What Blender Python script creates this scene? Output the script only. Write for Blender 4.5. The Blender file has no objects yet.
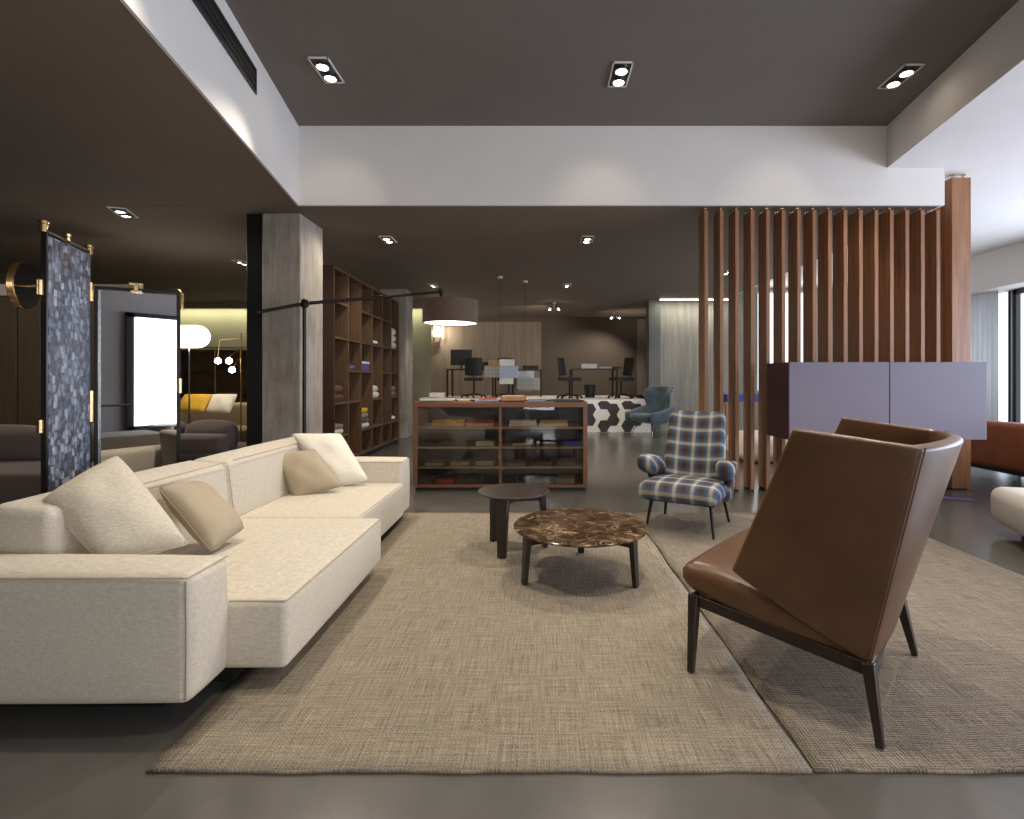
import bpy, bmesh, math, random
from mathutils import Vector, Matrix
random.seed(7)
S = bpy.context.scene
COL = S.collection
R = math.radians
PI = math.pi
EYE, FPX, CX, CY = 1.15, 520.0, 540.0, 380.0   # eye height in metres, focal length in pixels, vanishing point of the depth axis

# ------------------------------------------------------------------ camera, world, exposure
cd = bpy.data.cameras.new('camera'); cam = bpy.data.objects.new('camera', cd); COL.objects.link(cam)
cam.location = (0, 0, EYE); cam.rotation_euler = (R(90), 0, 0)
cd.sensor_width = 36; cd.lens = 36 * FPX / 1024
cd.shift_x = (512 - CX) / 1024; cd.shift_y = (CY - 409.5) / 1024
cd.clip_start = 0.02; cd.clip_end = 100
S.camera = cam
w = bpy.data.worlds.new('world'); S.world = w; w.use_nodes = True
w.node_tree.nodes['Background'].inputs[0].default_value = (.55, .7, 1, 1)
w.node_tree.nodes['Background'].inputs[1].default_value = .6
S.view_settings.view_transform = 'Standard'; S.view_settings.look = 'None'
S.view_settings.gamma = 1; S.view_settings.use_curve_mapping = False
S.view_settings.exposure = 0.0

def add_light(name, kind, loc, power, color, target=None, parent=None, **kw):
    l = bpy.data.lights.new(name, kind); l.energy = power; l.color = color
    for k, v in kw.items(): setattr(l, k, v)
    o = bpy.data.objects.new(name, l); COL.objects.link(o)
    o.location = loc
    if target is not None:
        o.rotation_euler = (Vector(target) - Vector(loc)).to_track_quat('-Z', 'Y').to_euler()
    if parent is not None:
        o.parent = parent; o.location = Vector(loc) - parent.location
    return o
COOL = (.70, .79, 1.0); WARM = (1.0, .88, .73); NEUT = (1.0, .9, .78)
# daylight entering by the big windows of the right wall; the second is an added fill lamp behind the camera
add_light('daylight_right', 'AREA', (7.55, 2.6, 1.45), 450, COOL, (0, 2.6, 1.45), shape='RECTANGLE', size=9.5, size_y=2.3)
add_light('front_fill', 'AREA', (3.6, -3.85, 1.5), 135, (1.0, .93, .84), (3.6, 4, 1.5), shape='RECTANGLE', size=4.6, size_y=2.3)

# ------------------------------------------------------------------ materials
def lin(c):
    o = []
    for v in c[:3]:
        v = v / 255
        o.append(v / 12.92 if v <= .04045 else ((v + .055) / 1.055) ** 2.4)
    return (*o, 1)
class NT:
    def __init__(s, name):
        s.m = bpy.data.materials.new(name); s.m.use_nodes = True
        s.t = s.m.node_tree; s.n = s.t.nodes; s.l = s.t.links
        s.b = s.n['Principled BSDF']; s.out = s.n['Material Output']
    def add(s, typ, **kw):
        x = s.n.new(typ)
        for k, v in kw.items():
            if k == 'ins':
                for a, b in v.items(): x.inputs[a].default_value = b
            else: setattr(x, k, v)
        return x
    def link(s, a, b): s.l.new(a, b)
    def coords(s, scale=(1, 1, 1), rot=(0, 0, 0)):
        tc = s.add('ShaderNodeTexCoord'); mp = s.add('ShaderNodeMapping')
        mp.inputs['Scale'].default_value = scale; mp.inputs['Rotation'].default_value = rot
        s.link(tc.outputs['Object'], mp.inputs['Vector']); return mp.outputs['Vector']
    def noise(s, vec, scale, detail=3, rough=.55, dist=0):
        x = s.add('ShaderNodeTexNoise', ins={'Scale': scale, 'Detail': detail, 'Roughness': rough, 'Distortion': dist})
        s.link(vec, x.inputs['Vector']); return x.outputs['Fac']
    def ramp(s, fac, stops, interp='LINEAR'):
        x = s.add('ShaderNodeValToRGB'); x.color_ramp.interpolation = interp
        e = x.color_ramp.elements
        while len(e) < len(stops): e.new(.5)
        for el, (p, c) in zip(e, stops): el.position = p; el.color = c if len(c) == 4 and max(c) <= 1 else lin(c)
        s.link(fac, x.inputs['Fac']); return x.outputs['Color']
    def math(s, op, a, b=None, c=None):
        x = s.add('ShaderNodeMath', operation=op)
        for i, v in enumerate((a, b, c)):
            if v is None: continue
            if isinstance(v, (int, float)): x.inputs[i].default_value = v
            else: s.link(v, x.inputs[i])
        return x.outputs[0]
    def mix(s, fac, a, b, mode='MIX'):
        x = s.add('ShaderNodeMix', data_type='RGBA', blend_type=mode)
        for sock, v in ((x.inputs[0], fac), (x.inputs[6], a), (x.inputs[7], b)):
            if isinstance(v, (int, float)): sock.default_value = v
            elif isinstance(v, (tuple, list)): sock.default_value = v
            else: s.link(v, sock)
        return x.outputs[2]
    def bump(s, h, strength=.3, dist=.01):
        x = s.add('ShaderNodeBump', ins={'Strength': strength, 'Distance': dist})
        s.link(h, x.inputs['Height']); s.link(x.outputs[0], s.b.inputs['Normal'])
    def color(s, c):
        if isinstance(c, (tuple, list)): s.b.inputs['Base Color'].default_value = c
        else: s.link(c, s.b.inputs['Base Color'])
def plain(name, c, rough=.6, metal=0, var=.12, scale=8, bump=0, spec=.5, stretch=(1, 1, 1)):
    m = NT(name); v = m.coords(stretch)
    f = m.noise(v, scale)
    c = lin(c); d = tuple(x * (1 - var) for x in c[:3]) + (1,); e = tuple(min(1, x * (1 + var)) for x in c[:3]) + (1,)
    m.color(m.ramp(f, [(.3, d), (.7, e)]))
    m.b.inputs['Roughness'].default_value = rough; m.b.inputs['Metallic'].default_value = metal
    m.b.inputs['Specular IOR Level'].default_value = spec
    if bump: m.bump(m.noise(v, scale * 6, 4), bump, .004)
    return m.m
def weave(name, c, scale=260, var=.22, bump=.35, streak=(1, 1, 8), big=.1, rough=.9):
    m = NT(name); c = lin(c)
    f1 = m.noise(m.coords((streak[0], streak[1], streak[2] * .6)), scale / 5.5, 3)
    f2 = m.noise(m.coords((streak[2] * .7, streak[2] * .7, streak[0])), scale / 6, 3)
    f = m.math('ADD', m.math('MULTIPLY', f1, .6), m.math('MULTIPLY', f2, .4))
    d = tuple(x * (1 - var) for x in c[:3]) + (1,); e = tuple(min(1, x * (1 + var)) for x in c[:3]) + (1,)
    col = m.ramp(f, [(.35, d), (.65, e)])
    m.color(col); m.b.inputs['Roughness'].default_value = rough
    m.b.inputs['Specular IOR Level'].default_value = .2
    m.b.inputs['Sheen Weight'].default_value = .15
    m.bump(f, bump, .004)
    return m.m
def wood(name, c1, c2, rough=.42, axis='z', scale=3.0):
    m = NT(name)
    st = {'z': (14, 14, .8), 'x': (.8, 14, 14), 'y': (14, .8, 14)}[axis]
    f = m.noise(m.coords(st), scale, 5, .6, .6)
    m.color(m.ramp(f, [(.32, c1), (.68, c2)])); m.b.inputs['Roughness'].default_value = rough
    m.bump(f, .08, .002)
    return m.m
def emit(name, c, st):
    m = NT(name); m.color((0, 0, 0, 1)); m.b.inputs['Emission Color'].default_value = (*c, 1); m.b.inputs['Emission Strength'].default_value = st
    return m.m
def thin_glass(name, tint=(1, 1, 1), refl=1.5):
    m = NT(name)
    tr = m.add('ShaderNodeBsdfTransparent', ins={'Color': (*tint, 1)}); gl = m.add('ShaderNodeBsdfGlossy', ins={'Roughness': .01})
    fr = m.add('ShaderNodeFresnel', ins={'IOR': refl}); mx = m.add('ShaderNodeMixShader')
    m.link(fr.outputs[0], mx.inputs[0]); m.link(tr.outputs[0], mx.inputs[1]); m.link(gl.outputs[0], mx.inputs[2])
    m.link(mx.outputs[0], m.out.inputs['Surface']); return m.m

M = {}
def make_floor():
    m = NT('polished concrete'); v = m.coords()
    f = m.noise(v, .9, 6, .6); g = m.noise(v, 7, 4)
    c = m.mix(.35, m.ramp(f, [(.3, (82, 80, 76)), (.7, (98, 95, 90))]), m.ramp(g, [(.3, (78, 76, 72)), (.7, (102, 99, 94))]))
    m.color(c); m.link(m.math('MULTIPLY_ADD', f, .12, .17), m.b.inputs['Roughness'])
    m.bump(g, .02, .01); m.b.inputs['Specular IOR Level'].default_value = .6; return m.m
M['floor'] = make_floor()
M['dark_ceiling'] = plain('matt brown-grey ceiling paint', (122, 110, 99), .8, var=.04, scale=2, spec=.25)
M['slate_ceiling'] = plain('matt slate ceiling paint', (116, 109, 104), .8, var=.04, scale=2, spec=.25)
M['white'] = plain('white plaster', (222, 218, 214), .85, var=.02, scale=3)
M['olive'] = plain('olive wall paint', (128, 126, 102), .7, var=.05, scale=2)
M['charcoal_wall'] = plain('dark brown wall paint', (86, 76, 66), .75, var=.05, scale=2)
M['grey_wall'] = plain('grey plaster', (168, 160, 154), .8, var=.03, scale=2)
M['pier'] = plain('grey green pier paint', (92, 92, 86), .6, var=.04, scale=2)
M['black'] = plain('black lacquer', (22, 21, 21), .45, var=.1)
M['black_metal'] = plain('blackened metal', (38, 35, 33), .4, .6, var=.08, scale=20)
M['dark_panel'] = wood('dark brown panelling', (66, 54, 38), (84, 68, 48), .5)
M['dark_wood'] = wood('espresso stained wood', (30, 22, 18), (44, 32, 25), .4)
M['shelf_wood'] = wood('brown bookcase wood', (84, 62, 43), (108, 82, 58), .5)
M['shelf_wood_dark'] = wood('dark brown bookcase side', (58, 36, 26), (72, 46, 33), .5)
M['slat_wood'] = wood('reddish walnut', (122, 82, 53), (160, 112, 74), .45, scale=2.2)
M['cab_wood'] = wood('red brown walnut', (108, 70, 48), (134, 90, 64), .42, 'x')
M['table_wood'] = wood('pale oak', (140, 116, 88), (165, 138, 104), .5, 'x')
M['brass'] = plain('satin brass', (214, 178, 126), .25, 1, var=.05, scale=20)
M['chrome'] = plain('polished chrome', (200, 200, 200), .15, 1, var=.03)
M['mirror'] = plain('mirror silver', (235, 235, 235), .015, 1, var=0)
M['glass'] = thin_glass('clear glass')
M['glass_dark'] = thin_glass('smoked glass', (.5, .46, .4), 1.7)
M['purple'] = plain('lilac matt lacquer', (112, 103, 118), .5, var=.02, scale=2)
M['plum'] = plain('plum lacquer', (86, 54, 62), .45, var=.03, scale=2)
M['linen'] = weave('cream linen weave', (196, 187, 171), var=.14)
M['linen_seam'] = plain('linen piping', (168, 158, 142), .9)  # linen colour, darkened to paint in the shade along the piping
M['pillow_light'] = weave('light linen weave', (192, 183, 165), var=.18, scale=320)
M['pillow_cream'] = weave('ivory wool', (222, 215, 200), var=.06, scale=200)
M['pillow_tan'] = plain('tan satin cotton', (160, 146, 124), .7, var=.06, scale=5, bump=.1)
M['grey_sofa'] = weave('dark taupe fabric', (84, 74, 70), var=.12)
M['taupe_sofa'] = weave('taupe fabric', (128, 112, 102), var=.1)
M['beige_sofa'] = weave('sand fabric', (138, 122, 98), var=.1)
M['pale_ottoman'] = weave('pale beige leather', (208, 202, 190), var=.04, bump=.05, rough=.6)
M['cognac'] = plain('cognac leather upholstery', (146, 80, 36), .45, var=.12, scale=4, bump=.1)
M['yellow'] = plain('mustard yellow cotton', (214, 168, 48), .8)
M['paper'] = plain('white paper', (225, 222, 216), .7)
M['cardboard'] = plain('beige card', (188, 160, 122), .8)
M['red'] = plain('red cloth', (170, 60, 40), .8)
M['blue_cloth'] = plain('blue cloth', (50, 70, 140), .8)
M['blue_paper'] = plain('pale blue paper', (120, 140, 165), .7)
M['lilac_cloth'] = plain('dusky violet cloth', (90, 82, 130), .8)
M['orange_wood'] = plain('light orange wood', (196, 136, 84), .5)
M['brown_cloth'] = plain('chocolate wool', (92, 62, 46), .95, var=.15, scale=20, bump=.3)
M['office'] = plain('black office fabric', (30, 28, 28), .7)
M['dark_grey'] = plain('dark grey plastic', (52, 50, 50), .5)
def make_concrete():
    m = NT('board marked concrete')
    a = m.noise(m.coords((9, 9, .7)), 3, 6, .65); b = m.noise(m.coords(), 2.2, 5, .6); c = m.noise(m.coords(), 40, 3)
    col = m.mix(.5, m.ramp(a, [(.3, (122, 114, 104)), (.7, (188, 178, 166))]), m.ramp(b, [(.3, (118, 109, 98)), (.7, (184, 175, 162))]))
    rust = m.ramp(m.noise(m.coords((1, 1, 2)), 1.6, 3), [(.62, (0, 0, 0, 1)), (.74, (.5, .5, .5, 1))])
    col = m.mix(rust, col, lin((150, 112, 92)))
    m.color(col); m.b.inputs['Roughness'].default_value = .85
    m.bump(m.math('ADD', a, m.math('MULTIPLY', c, .4)), .35, .01); return m.m
M['concrete'] = make_concrete()
def make_rug(name, c1, c2, herring):
    m = NT(name)
    a = m.noise(m.coords((120, 4, 1)), 1.5, 4, .6); b = m.noise(m.coords((4, 120, 1)), 1.5, 4, .6)
    f = m.math('ADD', m.math('MULTIPLY', a, .5), m.math('MULTIPLY', b, .5))
    fine = m.noise(m.coords((1, 1, 1)), 170, 2)
    if herring:
        sep = m.add('ShaderNodeSeparateXYZ'); m.link(m.coords((1, 1, 1), (0, 0, R(45))), sep.inputs[0])
        z1 = m.math('PINGPONG', m.math('MULTIPLY', sep.outputs[0], 1), .03)
        zz = m.math('SINE', m.math('MULTIPLY', m.math('ADD', sep.outputs[1], z1), 420))
        h = m.math('MULTIPLY_ADD', zz, .09, f)
    else:
        sep = m.add('ShaderNodeSeparateXYZ'); m.link(m.coords(), sep.inputs[0])
        zz = m.math('MULTIPLY', m.math('SINE', m.math('MULTIPLY', sep.outputs[0], 520)), m.math('SINE', m.math('MULTIPLY', sep.outputs[1], 520)))
        h = m.math('MULTIPLY_ADD', zz, .05, f)
    h2 = m.math('MULTIPLY_ADD', m.math('SUBTRACT', fine, .5), .5, h)
    m.color(m.ramp(h2, [(.32, c1), (.68, c2)])); m.b.inputs['Roughness'].default_value = .95
    m.b.inputs['Specular IOR Level'].default_value = .1
    m.bump(h2, .6, .006); return m.m
M['rug_a'] = make_rug('sand flatweave', (96, 87, 74), (166, 155, 138), False)
M['rug_b'] = make_rug('taupe herringbone weave', (76, 69, 62), (158, 147, 131), True)
def make_leather():
    m = NT('cognac saddle leather'); v = m.coords()
    f = m.noise(v, 5, 4); g = m.noise(v, 220, 3)
    vo = m.add('ShaderNodeTexVoronoi', ins={'Scale': 420}); m.link(v, vo.inputs['Vector'])
    m.color(m.ramp(f, [(.3, (80, 54, 33)), (.7, (95, 65, 41))]))
    m.link(m.math('MULTIPLY_ADD', f, .15, .30), m.b.inputs['Roughness']); m.b.inputs['Specular IOR Level'].default_value = .5
    m.bump(m.math('ADD', vo.outputs['Distance'], g), .08, .002); return m.m
M['leather'] = make_leather()
def make_marble():
    m = NT('dark emperador marble'); v = m.coords((1, 1.0, 1))
    w1 = m.noise(v, 9, 9, .75, 1.2)
    add = m.add('ShaderNodeVectorMath', operation='SCALE'); add.inputs['Scale'].default_value = .25
    nz = m.add('ShaderNodeTexNoise', ins={'Scale': 5.0, 'Detail': 6.0}); m.link(v, nz.inputs['Vector']); m.link(nz.outputs['Color'], add.inputs[0])
    ad = m.add('ShaderNodeVectorMath', operation='ADD'); m.link(v, ad.inputs[0]); m.link(add.outputs[0], ad.inputs[1])
    vo = m.add('ShaderNodeTexVoronoi', feature='DISTANCE_TO_EDGE', ins={'Scale': 6.0}); m.link(ad.outputs[0], vo.inputs['Vector'])
    base = m.ramp(w1, [(.36, (34, 25, 18)), (.5, (66, 50, 37)), (.58, (104, 82, 62)), (.68, (150, 126, 98))])
    vein = m.ramp(vo.outputs['Distance'], [(0, (.5, .5, .5, 1)), (.014, (0, 0, 0, 1))])
    patch = m.ramp(m.noise(v, 7, 5, .6, 1), [(.58, (0, 0, 0, 1)), (.7, (.8, .8, .8, 1))])
    c = m.mix(vein, base, lin((176, 146, 108))); c = m.mix(patch, c, lin((186, 158, 118)))
    m.color(c); m.b.inputs['Roughness'].default_value = .16; return m.m
M['marble'] = make_marble()
def make_plaid():
    m = NT('blue brown and cream plaid wool'); sep = m.add('ShaderNodeSeparateXYZ'); m.link(m.coords(), sep.inputs[0])
    st = [(0, (196, 184, 158)), (.13, (84, 110, 134)), (.24, (56, 82, 108)), (.38, (70, 42, 28)), (.68, (56, 82, 108)), (.84, (84, 110, 134)), (.93, (196, 184, 158))]
    u = m.math('FRACT', m.math('ADD', m.math('MULTIPLY', sep.outputs[0], 1 / .128), 10.1))
    v = m.math('FRACT', m.math('ADD', m.math('MULTIPLY', m.math('ADD', sep.outputs[1], sep.outputs[2]), 1 / .148), 10.4))
    c = m.mix(.5, m.ramp(u, st, 'CONSTANT'), m.ramp(v, st, 'CONSTANT'))
    f = m.noise(m.coords(), 260, 2)
    c = m.mix(m.math('MULTIPLY', f, .25), c, (.02, .02, .03, 1))
    m.color(c); m.b.inputs['Roughness'].default_value = .95; m.bump(f, .3, .003); return m.m
M['plaid'] = make_plaid()
def make_scales():
    m = NT('blue grey scale pattern fabric')
    vo = m.add('ShaderNodeTexVoronoi', distance='MINKOWSKI', ins={'Scale': 1.0, 'Randomness': .7, 'Exponent': 4.0}); m.link(m.coords((30, 30, 22)), vo.inputs['Vector'])
    vb = m.add('ShaderNodeTexVoronoi', ins={'Scale': 1.0, 'Randomness': .8}); m.link(m.coords((46, 46, 40)), vb.inputs['Vector'])
    sp = m.add('ShaderNodeSeparateColor'); m.link(vo.outputs['Color'], sp.inputs[0])
    s2 = m.add('ShaderNodeSeparateColor'); m.link(vb.outputs['Color'], s2.inputs[0])
    a = m.ramp(sp.outputs[0], [(0, (30, 28, 32)), (.14, (70, 76, 92)), (.36, (118, 130, 150)), (.58, (150, 160, 178)), (.76, (88, 74, 70)), (.86, (182, 190, 202))], 'CONSTANT')
    b = m.ramp(s2.outputs[1], [(0, (34, 32, 38)), (.22, (86, 92, 110)), (.6, (126, 136, 156)), (.9, (176, 184, 196))], 'CONSTANT')
    c = m.mix(.32, a, b); edge = m.ramp(vo.outputs['Distance'], [(.35, (0, 0, 0, 1)), (.62, (.7, .7, .7, 1))])
    c = m.mix(edge, c, lin((44, 44, 54)))
    m.color(c); m.b.inputs['Roughness'].default_value = .55; return m.m
M['scales'] = make_scales()
def make_wallpaper(name, c1, c2, sx, sz):
    m = NT(name); sep = m.add('ShaderNodeSeparateXYZ'); m.link(m.coords(), sep.inputs[0])
    xy = m.math('ADD', sep.outputs[0], sep.outputs[1])
    a = m.math('SINE', m.math('MULTIPLY', xy, sx)); b = m.math('SINE', m.math('MULTIPLY', sep.outputs[2], sz))
    f = m.noise(m.coords((6, 6, .4)), 3, 4)
    h = m.math('ADD', m.math('MULTIPLY_ADD', m.math('MULTIPLY', a, b), .16, .05), f)
    m.color(m.ramp(h, [(.3, c1), (.8, c2)])); m.b.inputs['Roughness'].default_value = .8; return m.m
M['wallpaper'] = make_wallpaper('grey dotted wallpaper', (112, 109, 100), (146, 143, 132), 2 * PI / .08, 2 * PI / .08)
M['curtain'] = make_wallpaper('beige slatted wallpaper', (118, 105, 90), (146, 132, 114), 2 * PI / .09, 2 * PI / .03)
M['sheer'] = make_wallpaper('pale grey sheer curtain', (196, 195, 198), (226, 226, 228), 2 * PI / .06, 2 * PI / .06)
_m = M['sheer']; _n = _m.node_tree; _t = _n.nodes.new('ShaderNodeBsdfTranslucent'); _t.inputs[0].default_value = (.8, .8, .8, 1); _x = _n.nodes.new('ShaderNodeMixShader'); _x.inputs[0].default_value = .55
_n.links.new(_n.nodes['Principled BSDF'].outputs[0], _x.inputs[1]); _n.links.new(_t.outputs[0], _x.inputs[2]); _n.links.new(_x.outputs[0], _n.nodes['Material Output'].inputs[0])
def make_blue_vel():
    m = NT('petrol blue velvet'); m.color(m.ramp(m.noise(m.coords(), 6, 3), [(.3, (44, 62, 76)), (.7, (66, 88, 102))]))
    m.b.inputs['Roughness'].default_value = .75; m.b.inputs['Sheen Weight'].default_value = .5; return m.m
M['petrol'] = make_blue_vel()
M['petrol_dark'] = plain('dark petrol velvet', (38, 50, 72), .8)
M['lamp_white'] = emit('lit diffuser', (1, .88, .7), 5)
M['bulb'] = emit('lit bulb', (1, .86, .62), 28)
M['globe'] = emit('lit opal glass', (1, .93, .82), 2.6)
M['strip'] = emit('led strip', (1, .93, .75), 7)
M['daypane'] = emit('daylight behind milky glass', (.92, .96, 1), 2.2)
M['rightpane'] = emit('daylight seen through the window', (.8, .88, 1), 2.6)
M['shade'] = weave('brown linen lampshade', (98, 82, 70), var=.15, streak=(6, 6, 1))

# ------------------------------------------------------------------ mesh helpers
def at(px, py, Y):
    return Vector(((px - CX) * Y / FPX, Y, EYE - (py - CY) * Y / FPX))
def flr(px, py, h=0):
    Y = (EYE - h) * FPX / (py - CY); return Vector(((px - CX) * Y / FPX, Y, h))
class MB:
    def __init__(s): s.v = []; s.f = []
    def add(s, vs, fs):
        n = len(s.v); s.v += [tuple(v) for v in vs]; s.f += [tuple(i + n for i in f) for f in fs]; return s
    def box(s, x0, x1, y0, y1, z0, z1, mat=None):
        vs = [Vector((x, y, z)) for z in (z0, z1) for y in (y0, y1) for x in (x0, x1)]
        if mat: vs = [mat @ v for v in vs]
        return s.add(vs, [(0, 2, 3, 1), (4, 5, 7, 6), (0, 1, 5, 4), (2, 6, 7, 3), (0, 4, 6, 2), (1, 3, 7, 5)])
    def cbox(s, c, d, rz=0, rx=0, ry=0):
        m = Matrix.Translation(c) @ Matrix.Rotation(rz, 4, 'Z') @ Matrix.Rotation(ry, 4, 'Y') @ Matrix.Rotation(rx, 4, 'X')
        return s.box(-d[0] / 2, d[0] / 2, -d[1] / 2, d[1] / 2, -d[2] / 2, d[2] / 2, m)
    def prism(s, pts, z0, z1):
        n = len(pts); vs = [(p[0], p[1], z0) for p in pts] + [(p[0], p[1], z1) for p in pts]
        return s.add(vs, [tuple(range(n))[::-1], tuple(range(n, 2 * n))] + [(i, (i + 1) % n, n + (i + 1) % n, n + i) for i in range(n)])
    def path(s, pts, r, n=10, cap=True):
        pts = [Vector(p) for p in pts]; rs = r if isinstance(r, (list, tuple)) else [r] * len(pts)
        vs = []; up = None
        for i, p in enumerate(pts):
            d = (pts[min(i + 1, len(pts) - 1)] - pts[max(i - 1, 0)]).normalized()
            if up is None: up = d.orthogonal().normalized()
            up = (up - d * up.dot(d)).normalized(); b = d.cross(up)
            for k in range(n):
                a = 2 * PI * k / n; vs.append(p + (up * math.cos(a) + b * math.sin(a)) * rs[i])
        fs = [(i * n + k, i * n + (k + 1) % n, (i + 1) * n + (k + 1) % n, (i + 1) * n + k) for i in range(len(pts) - 1) for k in range(n)]
        if cap: fs += [tuple(range(n))[::-1], tuple(range((len(pts) - 1) * n, len(pts) * n))]
        return s.add(vs, fs)
    def lathe(s, prof, c=(0, 0, 0), n=32, cap=True):
        vs = [(c[0] + r * math.cos(2 * PI * k / n), c[1] + r * math.sin(2 * PI * k / n), c[2] + z) for r, z in prof for k in range(n)]
        m = len(prof)
        fs = [(i * n + k, i * n + (k + 1) % n, (i + 1) * n + (k + 1) % n, (i + 1) * n + k) for i in range(m - 1) for k in range(n)]
        if cap: fs += [tuple(range(n))[::-1], tuple(range((m - 1) * n, m * n))]
        return s.add(vs, fs)
    def bar(s, p0, p1, a, b=None, a1=None, b1=None, side=None):
        # tapered rectangular bar from p0 to p1; a, b half sizes along side and across
        p0 = Vector(p0); p1 = Vector(p1); b = b or a; a1 = a1 or a; b1 = b1 or b
        d = (p1 - p0).normalized(); sd = Vector(side) if side else d.orthogonal()
        sd = (sd - d * sd.dot(d)).normalized(); t = d.cross(sd)
        vs = [p0 - sd * a - t * b, p0 + sd * a - t * b, p0 - sd * a + t * b, p0 + sd * a + t * b,
              p1 - sd * a1 - t * b1, p1 + sd * a1 - t * b1, p1 - sd * a1 + t * b1, p1 + sd * a1 + t * b1]
        return s.add(vs, [(0, 2, 3, 1), (4, 5, 7, 6), (0, 1, 5, 4), (2, 6, 7, 3), (0, 4, 6, 2), (1, 3, 7, 5)])
    def soft(s, c, d, r=.03, puff=(0, 0, 0), n=8, warp=None, rz=0, rx=0):
        # rounded upholstery block: centre c, size d, edge radius r, faces bulging by puff
        h = [x / 2 for x in d]; ax = []
        for k in range(3):
            hk = h[k]; rk = min(r, hk * .98); inner = hk - rk
            cs = [-hk + rk * (1 - math.cos(PI / 2 * i / 4)) for i in range(4)]
            cs = [-hk, -inner - rk * .82, -inner - rk * .5, -inner - rk * .2]
            mid = [-inner + 2 * inner * i / n for i in range(n + 1)]
            ax.append(cs + mid + [-x for x in cs[::-1]])
        L = [len(a) for a in ax]; idx = {}; vs = []
        mt = Matrix.Translation(c) @ Matrix.Rotation(rz, 4, 'Z') @ Matrix.Rotation(rx, 4, 'X')
        def vert(i, j, k):
            if (i, j, k) in idx: return idx[(i, j, k)]
            p = Vector((ax[0][i], ax[1][j], ax[2][k])); rr = [min(r, hh * .98) for hh in h]
            q = Vector([max(-(h[t] - rr[t]), min(h[t] - rr[t], p[t])) for t in range(3)]); o = p - q
            on = Vector([o[t] / rr[t] for t in range(3)])
            if on.length > 1e-6:
                mx = max(abs(t) for t in on); on = on.normalized() * (mx if mx < 1 else 1) if mx < 1 else on.normalized()
            p = Vector([q[t] + on[t] * rr[t] for t in range(3)])
            u = [p[t] / h[t] for t in range(3)]
            for t in range(3):
                a, b = [x for x in range(3) if x != t]
                p[t] += puff[t] * u[t] * max(0, 1 - u[a] ** 2) * max(0, 1 - u[b] ** 2)
            if warp: p = Vector(warp(p, u))
            idx[(i, j, k)] = len(vs); vs.append(mt @ p); return idx[(i, j, k)]
        fs = []
        for t in range(3):
            a, b = [(1, 2), (2, 0), (0, 1)][t]
            for side in (0, L[t] - 1):
                for i in range(L[a] - 1):
                    for j in range(L[b] - 1):
                        q = []
                        for (di, dj) in ((0, 0), (1, 0), (1, 1), (0, 1)):
                            id3 = [0, 0, 0]; id3[t] = side; id3[a] = i + di; id3[b] = j + dj; q.append(vert(*id3))
                        fs.append(tuple(q) if side else tuple(q[::-1]))
        return s.add(vs, fs)
    def build(s, name, mat, parent=None, world=True, bevel=0, seg=2, smooth=True, ang=35, sub=0, solid=0):
        off = Vector((0, 0, 0))
        if parent is not None and world:
            p = parent
            while p is not None: off += Vector(p.location); p = p.parent
        me = bpy.data.meshes.new(name); me.from_pydata([Vector(v) - off for v in s.v], [], s.f)
        bm = bmesh.new(); bm.from_mesh(me); bmesh.ops.recalc_face_normals(bm, faces=bm.faces)
        for f in bm.faces: f.smooth = smooth
        if smooth:
            for e in bm.edges:
                if len(e.link_faces) == 2 and e.calc_face_angle(0) > R(ang): e.smooth = False
        bm.to_mesh(me); bm.free(); me.materials.append(M[mat])
        o = bpy.data.objects.new(name, me); COL.objects.link(o)
        if parent is not None: o.parent = parent
        if solid:
            k = o.modifiers.new('thick', 'SOLIDIFY'); k.thickness = solid; k.offset = -1
        if bevel:
            k = o.modifiers.new('edge', 'BEVEL'); k.width = bevel; k.segments = seg; k.limit_method = 'ANGLE'; k.angle_limit = R(40); k.harden_normals = False
        if sub:
            k = o.modifiers.new('sub', 'SUBSURF'); k.levels = sub; k.render_levels = sub
        return o
def struct(name, mb, mat, **kw):
    o = mb.build(name, mat, **kw); o['kind'] = 'structure'; return o
def tag(o, label, cat, group=None, kind=None):
    o['label'] = label; o['category'] = cat
    if group: o['group'] = group
    if kind: o['kind'] = kind
    return o
def thing(name, label, cat, loc=(0, 0, 0), rz=0, group=None):
    o = bpy.data.objects.new(name, None); COL.objects.link(o); o.location = loc; o.rotation_euler = (0, 0, rz)
    o.empty_display_size = .1
    return tag(o, label, cat, group)
def dup(o, parent=None):
    c = o.copy(); COL.objects.link(c)
    if parent is not None: c.parent = parent
    for ch in [x for x in o.children]: dup(ch, c)
    return c
def place(o, loc, rz=0, label=None, group=None, sc=None):
    o.location = loc; o.rotation_euler = (0, 0, rz)
    if label: o['label'] = label
    if group: o['group'] = group
    if sc: o.scale = sc
    return o

# ------------------------------------------------------------------ the room
LOW, RIGHTZ, TOP = 2.94, 3.32, 3.75
XL, XR, YB, YF = -9.0, 8.1, 14.8, -4.0
WY = 5.32                                # far edge of the ceiling well
wl = lambda y: -2.49 + .178 * (WY - y)     # left edge of the ceiling well
wr = lambda y: 3.57 - .1525 * (WY - y)     # right edge of the ceiling well
struct('floor', MB().box(XL, XR, YF, 16, -.1, 0), 'floor', smooth=False)
struct('ceiling', MB().prism([(wl(-2.5) - .1, -2.5), (wr(-2.5) + .1, -2.5), (wr(WY) + .1, WY + .1), (wl(WY) - .1, WY + .1)], TOP, TOP + .1), 'slate_ceiling', smooth=False)
struct('ceiling', MB().prism([(XL, YF), (wl(YF), YF), (wl(WY), WY), (wl(WY), WY + .02), (XL, WY + .02)], LOW, LOW + .5), 'dark_ceiling', smooth=False)
struct('ceiling', MB().prism([(XL, WY + .03), (4.10, WY + .03), (4.10, YB + .2), (XL, YB + .2)], LOW, LOW + .5), 'dark_ceiling', smooth=False)
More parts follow.
